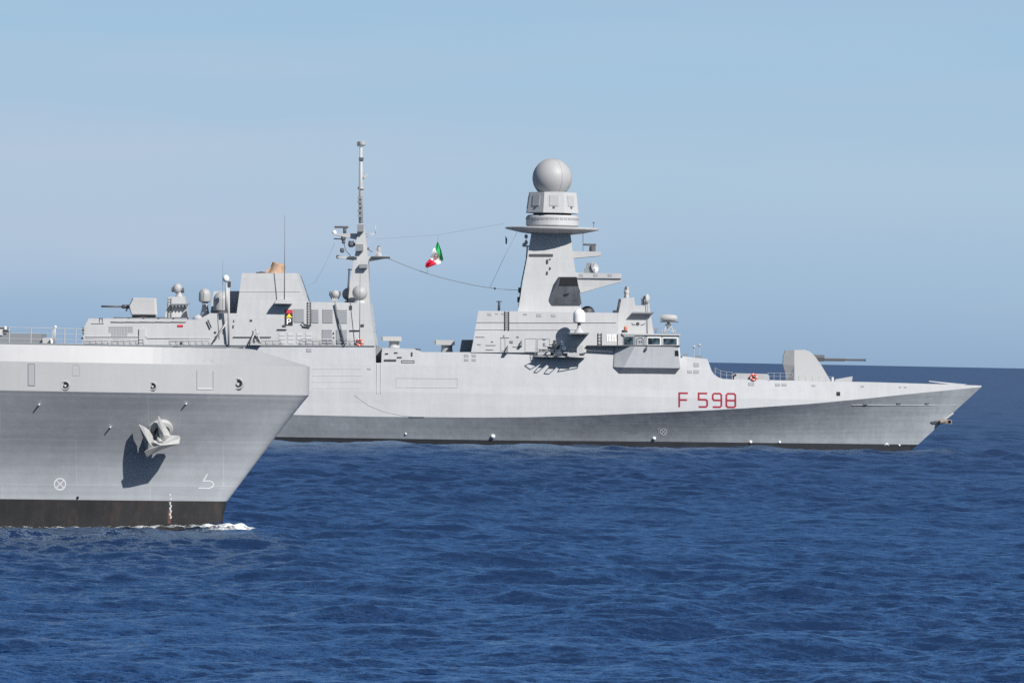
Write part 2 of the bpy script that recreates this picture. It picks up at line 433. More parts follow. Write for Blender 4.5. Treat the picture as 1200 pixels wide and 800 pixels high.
# ================================================================== the sea
def build_sea():
    g = np.random.default_rng(11)
    vp = np.concatenate([np.array([2500, 1400, 900, 700, 600, 520, 470]), np.arange(440, 215, -0.19), np.arange(215, 95, -0.12), np.arange(95, 30, -0.2), np.arange(30, 12, -0.35), np.arange(12, 1.9, -0.5), np.array([1.5, 1.0, 0.7])])
    r = CAM_H * FPX / vp
    dr = np.gradient(r)
    core = np.arange(-6.4, 6.41, 0.0185)
    wide = 6.6 + np.cumsum(np.geomspace(0.03, 9, 60)); wide = wide[wide < 178]
    ang = np.radians(np.concatenate([-wide[::-1], core, wide]))
    da = np.gradient(ang)
    nr, na = len(r), len(ang)
    RR, AA = np.meshgrid(r, ang, indexing='ij')
    X = (RR * np.sin(AA)).astype(np.float32); Y = (RR * np.cos(AA)).astype(np.float32)
    sp = np.maximum(dr[:, None] * np.ones(na)[None, :], 0).astype(np.float32)
    sl = (RR * da[None, :]).astype(np.float32)
    Z = np.zeros_like(X)
    N = 150
    lam = np.geomspace(0.35, 30, N) * g.uniform(0.93, 1.07, N)
    th = R(-72) + g.normal(0, R(38), N)
    env = np.exp(-0.5 * ((np.log(lam) - np.log(1.1)) / 0.75) ** 2) + 0.75 * np.exp(-0.5 * ((np.log(lam) - np.log(8.5)) / 0.5) ** 2)
    slope = SEA_SLOPE * math.sqrt(2.0 / N) * np.sqrt(env / env.mean())
    ph = g.uniform(0, 2 * math.pi, N)
    for L, t, s, p in zip(lam, th, slope, ph):
        k = 2 * math.pi / L; kx, ky = k * math.cos(t), k * math.sin(t)
        a = s / k
        rad = np.abs(np.sin(t - 0)) + 0.15
        w = np.clip((L / (sp * rad) - 1.0) / 1.5, 0, 1) * np.clip((L / sl - 1.6) / 2.0, 0, 1)
        use = np.nonzero(w.max(1) > 0)[0]
        if len(use) == 0: continue
        q = slice(use[0], use[-1] + 1)
        sn = np.sin(np.float32(kx) * X[q] + np.float32(ky) * Y[q] + np.float32(p))
        Z[q] += (np.float32(a) * w[q]) * (sn + np.float32(0.22) * (sn * sn - np.float32(0.5)))
    # choppier, more peaked crests
    # groups: gusts make calmer and rougher patches
    grp = 1 + 0.30 * np.sin(X * 0.043 + Y * 0.0071 + 1) * np.sin(Y * 0.021 - X * 0.013) 
    Z *= grp.astype(np.float32)
    # the bow wave the near ship pushes up
    def hump(cx, cy, sx, sy, h):
        return h * np.exp(-((X - cx) / sx) ** 2 - ((Y - cy) / sy) ** 2)
    Z += hump(-18.2, 356.5, 2.2, 5.0, 0.42) + hump(-22, 354.0, 3.0, 4.0, 0.12) - hump(-33, 350.0, 9.0, 9.0, 0.42) - hump(0, 733.0, 75, 14, 0.16)
    co = np.stack([X, Y, Z], -1).reshape(-1, 3)
    idx = np.arange(nr * na).reshape(nr, na)
    f = np.stack([idx[:-1, :-1], idx[:-1, 1:], idx[1:, 1:], idx[1:, :-1]], -1).reshape(-1, 4)
    # close the sheet at its inner edge and behind
    me = bpy.data.meshes.new('sea')
    me.vertices.add(len(co)); me.vertices.foreach_set('co', co.astype(np.float32).ravel())
    me.loops.add(len(f) * 4); me.loops.foreach_set('vertex_index', f[:, ::-1].astype(np.int32).ravel())
    me.polygons.add(len(f)); me.polygons.foreach_set('loop_start', np.arange(0, len(f) * 4, 4, dtype=np.int32))
    me.polygons.foreach_set('use_smooth', np.ones(len(f), bool))
    me.update(calc_edges=True)
    m = bpy.data.materials.new('sea_water'); m.use_nodes = True
    n, l = m.node_tree.nodes, m.node_tree.links
    b = n['Principled BSDF']
    b.inputs['Base Color'].default_value = (*SEA_COL, 1)
    b.inputs['IOR'].default_value = 1.333
    b.inputs['Specular IOR Level'].default_value = 0.0; b.inputs['Roughness'].default_value = 0.6
    gl = n.new('ShaderNodeBsdfGlossy'); gl.inputs['Color'].default_value = SEA_TINT
    fk = n.new('ShaderNodeMath'); fk.operation = 'MULTIPLY'; fk.use_clamp = True
    # wavelets too small for the mesh: slopes given straight to the normal, their share in the roughness
    at_ = n.new('ShaderNodeAttribute'); at_.attribute_name = 'unresolved'
    for sock, lo, hi in ((gl.inputs['Roughness'], SEA_ROUGH[0], SEA_ROUGH[1]), (fk.inputs[1], SEA_SPEC[0], SEA_SPEC[1])):
        mr = n.new('ShaderNodeMapRange'); mr.inputs['To Min'].default_value = lo; mr.inputs['To Max'].default_value = hi
        l.new(at_.outputs['Fac'], mr.inputs[0]); l.new(mr.outputs[0], sock)
    geo = n.new('ShaderNodeNewGeometry')
    tot = geo.outputs['Normal']
    for sc, st, det, rot in SEA_NOISE:
        mp = n.new('ShaderNodeMapping'); mp.inputs['Scale'].default_value = (sc * 0.75, sc * 1.2, sc); mp.inputs['Rotation'].default_value = (0, 0, R(rot))
        l.new(geo.outputs['Position'], mp.inputs[0])
        t = n.new('ShaderNodeTexNoise'); t.inputs['Scale'].default_value = 1; t.inputs['Detail'].default_value = det; t.inputs['Roughness'].default_value = 0.68
        l.new(mp.outputs[0], t.inputs['Vector'])
        sb = n.new('ShaderNodeVectorMath'); sb.operation = 'SUBTRACT'; sb.inputs[1].default_value = (0.5, 0.5, 0.5); l.new(t.outputs['Color'], sb.inputs[0])
        ml = n.new('ShaderNodeVectorMath'); ml.operation = 'MULTIPLY'; ml.inputs[1].default_value = (st, st, 0); l.new(sb.outputs[0], ml.inputs[0])
        ad = n.new('ShaderNodeVectorMath'); ad.operation = 'ADD'; l.new(tot, ad.inputs[0]); l.new(ml.outputs[0], ad.inputs[1]); tot = ad.outputs[0]
    nm = n.new('ShaderNodeVectorMath'); nm.operation = 'NORMALIZE'; l.new(tot, nm.inputs[0]); l.new(nm.outputs[0], gl.inputs['Normal'])
    fr = n.new('ShaderNodeFresnel'); fr.inputs['IOR'].default_value = 1.333; l.new(nm.outputs[0], fr.inputs['Normal']); l.new(fr.outputs[0], fk.inputs[0])
    ms = n.new('ShaderNodeMixShader'); l.new(fk.outputs[0], ms.inputs[0]); l.new(b.outputs[0], ms.inputs[1]); l.new(gl.outputs[0], ms.inputs[2])
    l.new(ms.outputs[0], n['Material Output'].inputs['Surface'])
    un = np.clip(np.log(RR / 190.0) / np.log(7.0), 0, 1)
    ua = me.attributes.new('unresolved', 'FLOAT', 'POINT'); ua.data.foreach_set('value', un.astype(np.float32).ravel())
    me.materials.append(m)
    o = bpy.data.objects.new('sea', me); COL.objects.link(o); o['kind'] = 'structure'
    return o
SEA_SLOPE = 0.21
SEA_COL = (0.0014, 0.0075, 0.034)
SEA_ROUGH = (0.09, 0.40)
SEA_SPEC = (0.61, 0.42)
SEA_TINT = (0.56, 0.76, 1.0, 1)
SEA_NOISE = ((0.13, 0.30, 2, 20), (0.9, 0.30, 3, -14), (3.4, 0.75, 3, 9), (9.0, 0.7, 2, 31))
build_sea()

# ================================================================== the frigate
YC = 745.0
frigate = thing('frigate', 'grey frigate with red F 598 on its bow, behind the nearer ship', 'warship', (0, YC, 0))
KN = [(-200, 484), (330, 485.5), (440, 488), (560, 489), (620, 488.6), (690, 486.6), (752, 484), (830, 480.6), (876, 478), (950, 473), (1016, 466.8), (1060, 462), (1110, 457.2), (1150, 453.3)]
TOP = [(-200, 400), (440, 405), (440.3, 425), (446.8, 425), (447.1, 412.3), (687, 412.8), (687.3, 405), (796.5, 406), (798, 420), (800.5, 417.3), (829, 420.6), (830.5, 424), (834, 434), (837, 438.5), (842, 442), (848, 443.8), (858, 444.4), (1020, 447.6), (1110, 450.2), (1150, 451.6)]
HBK = [(0, 0.12), (1, 0.65), (2.5, 1.3), (5, 2.2), (10, 3.7), (20, 6.0), (30, 7.7), (40, 8.8), (50, 9.5), (60, 9.9), (75, 10.1), (130, 10.1), (144, 9.3)]
HBW = [(0, 0.08), (2, 0.45), (6, 1.1), (12, 2.15), (22, 3.8), (35, 5.6), (50, 7.3), (65, 8.3), (85, 8.5), (125, 8.4), (136, 8.0)]
HBK, HBW = fair(HBK), fair(HBW)
XTIP = at(1150, 452, YC).x
XSTEM = at(1067, 528.5, YC).x
ZKT = at(1150, 453.3, YC).z
def hull_low(x, z, zk):
    """half breadth below the knuckle: a hollow flare between waterline and knuckle"""
    zz = max(0.0, min(z, zk))
    t = max(0.0, XSTEM + (XTIP - XSTEM) * min(1, zz / ZKT) - x)
    f = max(0.0, min(1.0, zz / zk)) if zk > 0 else 0
    s = lin(XTIP - x, [(0, 1.0), (8, 1.3), (16, 1.7), (35, 1.45), (60, 1.2), (80, 1.05)])
    w, k = lin(t, HBW), lin(t, HBK)
    return max(0.06, w + (k - w) * f ** s)
def px_tab(tab):
    """photo outline -> (x, z) table in metres along the hull"""
    out = []
    for u, v in tab:
        Y = YC - 9.5
        for _ in range(4):
            p = at(u, v, Y); Y = YC - max(0.1, lin(XTIP - p.x, HBK) - 0.3)
        out.append((p.x, p.z))
    return out
KNX, TOPX = px_tab(KN), px_tab(TOP)
MIDZ = 6.55
def hull_hb(x, z):
    zk = lin(x, KNX); zt = lin(x, TOPX)
    if z <= zk: return hull_low(x, z, zk)
    k = hull_low(x, zk, zk)
    a = min(z, max(MIDZ, zk)) - zk
    b = max(0, z - max(MIDZ, zk))
    lean2 = 0.125 * min(1, k / 6)
    return max(0.06, k - a * 0.05 - b * lean2)
HULL = Side(YC, hull_hb)
def build_frigate_hull():
    xs = set()
    x0 = XTIP - 144.0
    for k in range(0, 120): xs.add(round(x0 + (XTIP - x0) * k / 119.0, 3))
    for x, _ in TOPX:
        if x > x0: xs.add(round(x, 3))
    for k in range(60): xs.add(round(XTIP - 14 * k / 60.0, 3))
    xs = sorted(xs)
    NL = 9
    rows = []
    for x in xs:
        zk, zt = lin(x, KNX), lin(x, TOPX)
        boot = lin(x, [(-40, 0.42), (0, 0.55), (20, 0.74), (52, 0.90)])
        zst = 0.0
        if x > XSTEM: zst = (x - XSTEM) / (XTIP - XSTEM) * ZKT
        zs = [-2.0 if x <= XSTEM else zst - 0.001, max(boot, zst)]
        for k in range(1, NL + 1): zs.append(max(zst, boot + (zk - boot) * k / NL) if zk > zst else zk)
        zm = min(max(MIDZ, zk + 0.01), zt - 0.005) if zt - zk > 0.05 else zk + (zt - zk) * 0.5
        zs += [zm, zk + (zt - zk) * 0.5 if zm < zk + (zt - zk) * 0.5 else zm + (zt - zm) * 0.5, zt]
        rows.append([(x, hull_hb(x, z), z) for z in zs])
    mb = MB(); nrow = len(rows[0])
    vs = []
    for r_ in rows:
        vs += [Vector((x, YC - h, z)) for x, h, z in r_]
        vs += [Vector((x, YC + h, z)) for x, h, z in r_]
    fs, mi = [], []
    for i in range(len(rows) - 1):
        for s in (0, nrow):
            for j in range(nrow - 1):
                a = i * 2 * nrow + s + j; b = (i + 1) * 2 * nrow + s + j
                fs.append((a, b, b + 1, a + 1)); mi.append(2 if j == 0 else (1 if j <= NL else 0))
        a = i * 2 * nrow + nrow - 1; b = (i + 1) * 2 * nrow + nrow - 1
        fs.append((a, b, b + nrow, a + nrow)); mi.append(3)
        a = i * 2 * nrow; b = (i + 1) * 2 * nrow
        fs.append((a, a + nrow, b + nrow, b)); mi.append(2)
    fs.append(tuple(range(nrow)) + tuple(range(2 * nrow - 1, nrow - 1, -1))); mi.append(0)
    e = (len(rows) - 1) * 2 * nrow
    fs.append(tuple(range(e, e + nrow)) + tuple(range(e + 2 * nrow - 1, e + nrow - 1, -1))); mi.append(0)
    i0 = len(mb.v); mb.mesh(vs, fs, 0, False); mb.mi = mi
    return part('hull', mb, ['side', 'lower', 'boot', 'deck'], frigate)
hull = build_frigate_hull()

def hull_details():
    # pennant number
    w = 2.05; c = 1.6
    HULL_ = HULL
    y0, y1, ym = 460.8, 476.6, 468.7
    def S(u, v): return (u, v + (u - 828) * 0.012)
    def glyph(name, *strokes):
        mb = MB()
        for pts, closed in strokes: ribbon(mb, HULL_, [S(*p) for p in pts], w, 0.03, closed)
        part(name, mb, 'red', hull)
    l, r = 796, 806.2
    glyph('hull_letter', ([(r, y0), (l, y0), (l, y1 + 0.6)], False), ([(l + w / 2, ym), (r - 1, ym)], False))
    l, r = 818.8, 828.8
    glyph('hull_digit', ([(r, y0), (l, y0), (l, ym - 0.6), (r - c, ym - 0.6), (r, ym - 0.6 + c), (r, y1 - c), (r - c, y1), (l, y1)], False))
    l, r = 835.3, 845.4
    glyph('hull_digit', ([(l + c, y0), (r - c, y0), (r, y0 + c), (r, ym), (l + c, ym), (l, ym - c), (l, y0 + c)], True), ([(r, ym + w / 2), (r, y1 - c), (r - c, y1), (l, y1)], False))
    l, r = 851.3, 861.8
    glyph('hull_digit', ([(l + c, y0), (r - c, y0), (r, y0 + c), (r, ym), (l, ym), (l, y0 + c)], True), ([(l, ym + w / 2), (l, y1 - c), (l + c, y1), (r - c, y1), (r, y1 - c), (r, ym + w / 2)], False))
    mb = MB(); disc_mark(mb, HULL, 777.5, 505.8, 3.6, 1.2, 0.03)
    d = 2.3
    ribbon(mb, HULL, [(777.5 - d, 505.8 - d), (777.5 + d, 505.8 + d)], 1.0, 0.034)
    ribbon(mb, HULL, [(777.5 - d, 505.8 + d), (777.5 + d, 505.8 - d)], 1.0, 0.038)
    ribbon(mb, HULL, [(771, 502.4), (773.4, 501.8)], 0.7, 0.034); ribbon(mb, HULL, [(772, 502.6), (772, 509.5)], 0.7, 0.03)
    part('thruster_mark', mb, 'white', hull)
    for a in ((629, 414.8, 634, 418), (638, 414.9, 643, 418), (629, 420, 634, 423), (638, 420, 643, 423)):
        a = tuple(x - (85 if k % 2 == 0 else 0) for k, x in enumerate(a))
        plate('side_vent', HULL, *a, 0.05, 'vent', hull)
    for a in ((359, 408.2, 365, 412.2), (430.5, 431, 434.5, 433), (813, 425, 819.3, 429.5), (805.8, 433.8, 811, 436.8), (813, 433.4, 819.3, 437.3), (877, 447.6, 884, 451.6), (908.5, 449, 914.5, 452), (916.3, 449, 922, 452), (951.5, 450.5, 955.5, 452.6), (1009, 451.5, 1012.6, 453.2), (1053.5, 452.6, 1056.5, 454), (1059.5, 452.7, 1062.5, 454.1)):
        plate('side_vent', HULL, *a, 0.05, 'vent', hull)
    plate('hawse_opening', HULL, 980.2, 459, 984.6, 463.6, 0.03, 'black', hull)
    # long rubbing strake and access trunk lines on the side
    for v in (431.8, 439.8, 447.2, 454.5):
        plate('side_strake', HULL, 366, v, 424, v + 0.5, 0.025, 'side', hull)
    mb = MB()
    for a in ((441.5, 426, 442.3, 461), (446, 426, 446.8, 461)): add_plate(mb, HULL, rect(*a), 0.06)
    part('fairing_strip', mb, 'ship', hull)
    mb = MB(); ribbon(mb, HULL, [(464, 443), (536, 443.6), (536, 454.3), (464, 453.7)], 0.4, 0.03, True)
    part('side_door_outline', mb, 'lower', hull)
    mb = MB()
    ribbon(mb, HULL, [(415, 463), (432, 475), (450, 482.5), (470, 486.6), (485, 488)], 0.35, 0.03)
    part('exhaust_weld_line', mb, 'lower', hull)
    plate('tow_pad_recess', HULL, 479, 488.0, 497, 488.7, 0.05, 'bluegrey', hull)
    # railing foot line along the foredeck flare
    mb = MB(); mb.tube([HULL.on(u, 474.3 - (u - 998) * -0.004, 0.02) for u in (998, 1030, 1060, 1090, 1120)], 0.04, 6)
    part('bow_strake', mb, 'side', hull)
    for u, v in ((1014, 474), (1053.5, 472.6), (1086.5, 472.6)):
        plate('mooring_bracket', HULL, u - 2.2, v - 0.8, u + 2.2, v + 0.8, 0.1, 'bluegrey', hull)
    # water outlets with their light deposits
    for u, v, r in ((577.5, 511, 0.5), (879.5, 517.6, 0.36), (913.5, 517.9, 0.28), (475.5, 508, 0.22), (766.5, 513.4, 0.4), (1039, 520.2, 0.25), (1054, 521.5, 0.22)):
        p = HULL.on(u, v, 0.0)
        mb = MB(); mb.sphere(p, r * 0.62, 14)
        part('fender_cover', mb, 'white', hull)
    mb = MB()
    for u in (1037.2, 1041.5):
        ribbon(mb, HULL, [(u, 519), (u, 527)], 0.7, 0.03)
    part('draught_mark', mb, 'white', hull)
    # bow rail plate
    a = [at(1088, 446.0, YC), at(1118, 448.8, YC), at(1132, 450.0, YC), at(1132, 451.2, YC), at(1112, 450.2, YC), at(1088, 447.0, YC)]
    mb = MB(); mb.hexa([p + Vector((0, -1.1, 0)) for p in a], [p + Vector((0, 1.1, 0)) for p in a])
    part('bow_spray_plate', mb, 'ship', frigate)
hull_details()

# ------------------------------------------------------------ aft deckhouses
W_AFT = Wall(YC, 9.15, 405, 8, 250)
hangar = block('hangar', [(96.5, 405), (97.5, 392), (99, 382), (104, 373), (129, 373), (232, 374.8), (246, 367), (277.3, 367), (272.5, 405.5)], W_AFT, frigate)
funnel = block('funnel_casing', [(272.5, 405.5), (283.3, 320), (347.5, 320), (358.5, 353.5), (358.5, 406)], W_AFT, frigate)
engine_house = block('engine_room_casing', [(358.5, 406), (358.5, 353.5), (433, 355), (439.3, 406)], W_AFT, frigate)
W_IN = Wall(YC, 4.2, 367, 8, 260)
block('aft_radar_house', [(246.5, 366.5), (250.5, 341), (282, 341), (279, 366.5)], W_IN, frigate)

def aft_details():
    # deck-edge ledge with its rail
    mb = MB()
    add_plate(mb, W_AFT, [(97, 403.6), (439.2, 404.6), (439.2, 405.6), (97, 404.9)], 0.25)
    part('walkway_ledge', mb, 'bluegrey', frigate)
    for (ua, ub) in ((100, 128), (132, 168), (200, 246), (296, 330), (352, 392), (396, 426)):
        mb = MB()
        for v in (397.0, 400.6):
            mb.tube([W_AFT.on(ua, v, 0.35), W_AFT.on(ub, v + (ub - ua) * 0.004, 0.35)], 0.03, 5)
        n = max(2, int((ub - ua) / 7))
        for k in range(n + 1):
            u = ua + (ub - ua) * k / n
            mb.tube([W_AFT.on(u, 404.5, 0.25), W_AFT.on(u, 396.8, 0.35)], 0.03, 5)
        part('guard_rail', mb, 'offwhite', frigate)
    # hangar side: louvre bank, ledges
    mb = MB()
    for r_ in range(5):
        for c in range(9):
            if r_ >= 3 and (c < 1 or c > 6): continue
            u, v = 127.5 + c * 3.2, 382.2 + r_ * 2.6
            add_plate(mb, W_AFT, rect(u, v, u + 2.5, v + 1.9), 0.05)
    part('louvre_bank', mb, 'vent', hangar)
    for a in ((100, 394.2, 172, 394.7), (172, 395.8, 246, 396.3), (107, 378.2, 122, 378.8)):
        plate('ledge', W_AFT, *a, 0.12, 'ship', hangar)
    for a in ((116, 372.5, 120.5, 379),):
        mb = MB(); ribbon(mb, W_AFT, [(116.5, 379), (116.5, 373), (120, 373), (120, 379)], 0.7, 0.06); part('hatch_frame', mb, 'dark', hangar)
    plate('equipment_panel', W_AFT, 163, 385, 170, 404, 0.22, 'offwhite', hangar)
    for a in ((96, 384, 98.5, 388), (96.2, 389.5, 98.4, 391.8), (95, 395, 97.5, 397.5)):
        plate('door_clip', W_AFT, *a, 0.3, 'dark', hangar)
    plate('fire_point', W_AFT, 208, 380.4, 212.8, 382.8, 0.1, 'signred', hangar)
    plate('fire_point', W_AFT, 213, 380.6, 214.6, 382.4, 0.15, 'signred', hangar)
    plate('deck_light', W_AFT, 212, 400, 213.3, 403.5, 0.3, 'dark', hangar)
    # sloped roof nets with frames: tipped flat panels along the roof edge
    mb = MB()
    for k in range(5):
        u0 = 130 + k * 17.6; u1 = u0 + 16.6
        a = [W_AFT.on(u0, 377.4, 0.05), W_AFT.on(u1, 377.6, 0.05), W_AFT.on(u1 + 4, 372.4, -1.2), W_AFT.on(u0 + 4, 372.2, -1.2)]
        for p, q in zip(a, a[1:] + a[:1]): mb.tube([p, q], 0.06, 5)
    part('roof_edge_frame', mb, 'dark', hangar)
    mb = MB()
    for k in range(5):
        u0 = 130 + k * 17.6; u1 = u0 + 16.6
        a = [W_AFT.on(u0, 377.2, 0.0), W_AFT.on(u1, 377.4, 0.0), W_AFT.on(u1 + 4, 372.6, -1.2), W_AFT.on(u0 + 4, 372.4, -1.2)]
        mb.hexa(a, [p + Vector((0, 0.05, -0.05)) for p in a])
    part('roof_edge_net', mb, 'vent', hangar)
    # secondary gun on the hangar roof
    YG = YC - 3.0
    a = [at(u, v, YG - 1.5) for u, v in ((150.8, 358), (152.6, 366), (154, 369), (184.3, 369.2), (183.2, 349.2), (155.6, 348.6))]
    b = [at(u, v, YG + 1.5) for u, v in ((150.8, 358), (152.6, 366), (154, 369), (184.3, 369.2), (183.2, 349.2), (155.6, 348.6))]
    m1 = [p.lerp(sum(a, Vector()) / 6, 0.12) for p in a]
    mb = MB()
    mb.hexa([p + Vector((0, -0.35, 0)) for p in m1], a); mb.hexa(a, b)
    mb.f.pop(6 + 2) if False else None
    turret = part('aft_gun', mb, 'offwhite', frigate)
    c = at(168.5, 372.6, YG); mb = MB(); mb.lathe(c, [(1.55, 0), (1.55, 0.42)], 24); part('gun_ring', mb, 'dark', turret)
    mb = MB(); mb.tube([at(152, 359.4, YG), at(143, 359.2, YG)], 0.26, 10); mb.tube([at(144, 359.2, YG), at(118.6, 358.9, YG)], 0.13, 10)
    mb.tube([at(150, 359.6, YG), at(147.6, 364.6, YG)], 0.09, 8)
    part('gun_barrel', mb, 'gun', turret)
    # fire director tower
    WT = Wall(YC, 2.3, 374, 6, 205)
    fd = block('fire_director_tower', [(193, 375), (197, 348), (216.5, 347.4), (220, 375)], WT, frigate)
    ladder('ladder', WT, 196.8, 349, 200.6, 374, fd, 'dark', 8, 0.045)
    mb = MB(); add_plate(mb, WT, [(200, 355.6), (223, 355.6), (219, 357.2), (200, 357.2)], 0.9)
    for k in range(5): add_plate(mb, WT, [(200.5 + k * 4, 357.2), (204 + k * 4, 357.2), (202.5 + k * 4, 360.4)], 0.8)  # dark triangles stand in for the scalloped shade under the slab
    part('director_balcony', mb, 'bluegrey', fd)
    mb = MB(); c = at(208, 338, YC - 0.6); mb.sphere(c, 0.62, 20, sz=1.1)
    mb.lathe(at(210, 347.5, YC - 0.6), [(0.55, 0), (0.3, 0.45), (0.3, 0.8)], 14)
    dr_ = part('director_head', mb, 'radome', fd)
    mb = MB(); mb.lathe(at(203.2, 339.4, YC - 0.6) , [(0.30, -0.25), (0.30, 0.25)], 12, axis=(1, 0, 0.1)); part('director_sight', mb, 'gun', fd); mb = MB(); mb.lathe(at(213.4, 340.2, YC - 0.6), [(0.33, -0.2), (0.33, 0.25)], 12, axis=(1, 0, 0.1))
    part('director_sight', mb, 'gun', fd)
    # satcom radomes
    def radome(u, vtop, vbot, rpx, Y, mat='radome'):
        r_ = rpx * Y / FPX; zt = at(u, vtop, Y).z; zb = at(u, vbot, Y).z; c = at(u, vbot, Y)
        hc = zt - zb - r_
        prof = [(r_ * 0.8, 0), (r_ * 0.97, 0.12), (r_, 0.3)] + [(r_ * math.cos(t), hc + r_ * math.sin(t)) for t in [math.pi / 2 * k / 9 * 0.985 for k in range(10)]]
        return MB().lathe(c, prof, 24)
    rd = part('radome', radome(239.8, 338, 354, 7, YC - 5.2), 'radome', frigate)
    mb = MB(); mb.lathe(at(240, 375, YC - 5.2), [(0.75, 0), (0.42, 1.6), (0.4, 2.05)], 14); mb.lathe(at(240, 355.6, YC - 5.2), [(0.4, 0), (0.45, 0.2)], 14)
    part('radome_pedestal', mb, 'super', rd)
    mb = MB(); mb.lathe(at(232, 374, YC - 5.5), [(0.7, 0), (0.7, 0.2), (0.45, 0.45), (0.1, 0.6)], 14); part('deck_mushroom', mb, 'super', frigate)
    rd = part('radome', radome(259.4, 341.6, 364.4, 9.7, YC - 6.4), 'radome', frigate)
    mb = MB(); mb.lathe(at(259.4, 367.2, YC - 6.4), [(0.9, 0), (0.9, 0.32)], 20); part('radome_pedestal', mb, 'gun', rd)
    # dome post and stay at the funnel's after end
    mb = MB(); mb.tube([W_AFT.on(268, 405, 0.5), W_AFT.on(268, 332, 1.6)], 0.14, 10); 
    mb.tube([W_AFT.on(267.4, 375, 0.9), W_AFT.on(250.5, 400, 0.5)], 0.11, 8)
    mb.tube([W_AFT.on(265.6, 333, 1.6), W_AFT.on(265.6, 364, 1.2)], 0.2, 8)
    post = part('dome_post', mb, 'offwhite', frigate)
    mb = MB(); c = W_AFT.on(264.8, 326.4, 1.6); mb.sphere(c, 0.42, 16, sz=1.15); part('small_dome', mb, 'white', post)
    mb = MB(); mb.box(W_AFT.on(268.6, 333, 1.6), (0.4, 0.4, 0.7)); part('junction_box', mb, 'dark', post)
    mb = MB(); mb.tube([W_AFT.on(261, 392, 0.7), W_AFT.on(261, 305, 1.6)], 0.045, 6, r2=0.02); part('whip_antenna', mb, 'wire', frigate)
    for a in ((250.5, 387.5, 254, 391), (251.5, 393, 255, 395.6), (273, 374, 275, 378), (272.2, 380, 274.5, 385)):
        plate('wall_fitting', W_AFT, a[0] + .6, a[1] + .8, a[2] - .6, a[3] - .8, 0.12, 'dark', hangar)
    # funnel: ledges, bracket with whip, louvres, signal board
    plate('ledge', W_AFT, 273.5, 394.2, 318, 394.8, 0.2, 'bluegrey', funnel)
    plate('ledge', W_AFT, 281, 341.4, 352, 341.8, 0.06, 'ship', funnel)
    mb = MB()
    a = [W_AFT.on(u, v, 1.6) for u, v in ((324.5, 350.5), (342.5, 352.0), (342.5, 356.0), (321.5, 355.6))]
    b = [W_AFT.on(u, v, -0.2) for u, v in ((324.5, 350.5), (342.5, 352.0), (342.5, 356.0), (321.5, 355.6))]
    mb.hexa(a, b); part('antenna_bracket', mb, 'super', funnel)
    mb = MB(); mb.tube([W_AFT.on(333.2, 351, 1.3), at(333.8, 252, W_AFT.on(333.2, 351, 1.3).y)], 0.07, 6, r2=0.03); part('whip_antenna', mb, 'wire', frigate)
    sb = plate('signal_board', W_AFT, 334, 362.8, 343, 381, 0.10, 'signblack', funnel)
    mb = MB(); add_plate(mb, W_AFT, [(335.6, 363.0), (342.6, 363.0), (342.6, 366.9), (339, 366.9), (335.6, 366.9)], 0.124, base=0.104); 
    part('red_field', mb, 'signred', sb)
    mb = MB(); add_plate(mb, W_AFT, [(338.8, 367.2), (342.6, 372.0), (335.2, 372.0)], 0.124, base=0.104); part('yellow_arrow', mb, 'yellow', sb)
    mb = MB(); ribbon(mb, W_AFT, [(336.7, 380.0), (336.7, 373.6), (339.2, 373.6), (340.4, 374.5), (340.4, 376.0), (339.2, 376.9), (337.4, 376.9)], 1.3, 0.125); part('letter', mb, 'white', sb)
    for a in ((344.3, 361.7, 356.3, 377.8), (365.2, 362.2, 373.4, 378.4), (378, 362.2, 390, 378.4), (395.8, 362.6, 406.8, 378.9), (377.3, 385.8, 389.2, 402.4), (393.8, 386.2, 406.8, 402.6)):
        louvre('louvre_panel', W_AFT, *a, engine_house if a[0] > 358 else funnel)
    ladder('ladder', W_AFT, 360.5, 353.5, 364.2, 382, engine_house, 'dark', 9, 0.05)
    mb = MB(); mb.tube([W_AFT.on(354, 377.5, 0.3), W_AFT.on(356.5, 380.5, 0.35), W_AFT.on(364, 382, 0.3)], 0.12, 6); part('hose', mb, 'dark', engine_house)
    for a in ((325, 385.3, 336, 385.9), (410, 386.4, 422, 387)):
        plate('ledge', W_AFT, *a, 0.25, 'bluegrey', engine_house if a[0] > 358 else funnel)
    for k in range(4):
        for j, v in enumerate((390, 394.5, 399)):
            plate('locker_panel', W_AFT, 327 + k * 10.5, v, 333.5 + k * 10.5, v + 3.4, 0.06, 'ship', funnel if k < 3 else engine_house)
    for a in ((390.4, 389, 391.4, 391.6), (390.6, 394.4, 391.6, 396.4), (423, 379.8, 426.5, 382.6), (331, 380.5, 335, 382.8), (293, 374.4, 295.6, 376.2), (409.5, 358, 412.5, 362.5)):
        plate('wall_fitting', W_AFT, *a, 0.12, 'dark', engine_house if a[0] > 358 else funnel)
    # hose davit: small pyramid
    mb = MB(); b0 = [W_AFT.on(293, 402, 1.2), W_AFT.on(306, 402.2, 1.2), W_AFT.on(306, 402.2, 0.1), W_AFT.on(293, 402, 0.1)]; top = W_AFT.on(299.6, 387.5, 0.5)
    for p in b0: mb.tube([p, top], 0.10, 6)
    mb.hexa([p + Vector((0, 0, 0)) for p in b0], [p + Vector((0, 0, -0.25)) for p in b0]); mb.tube([top, top + Vector((0, 0, 0.45))], 0.07, 6); mb.tube([top, W_AFT.on(303, 391, 0.6)], 0.14, 6)
    part('refuelling_davit', mb, 'super', frigate)
    # uptake cap
    mb = MB(); c0 = at(323.5, 321.5, YC - 4.5)
    mb.lathe(c0, [(1.15, 0), (1.0, 0.5), (0.92, 1.45), (0.6, 1.5)], 14, axis=(0.30, -0.1, 1))
    a = [at(309, 319.5, YC - 5.0), at(320, 310.5, YC - 5.0), at(326, 320.0, YC - 5.0)]
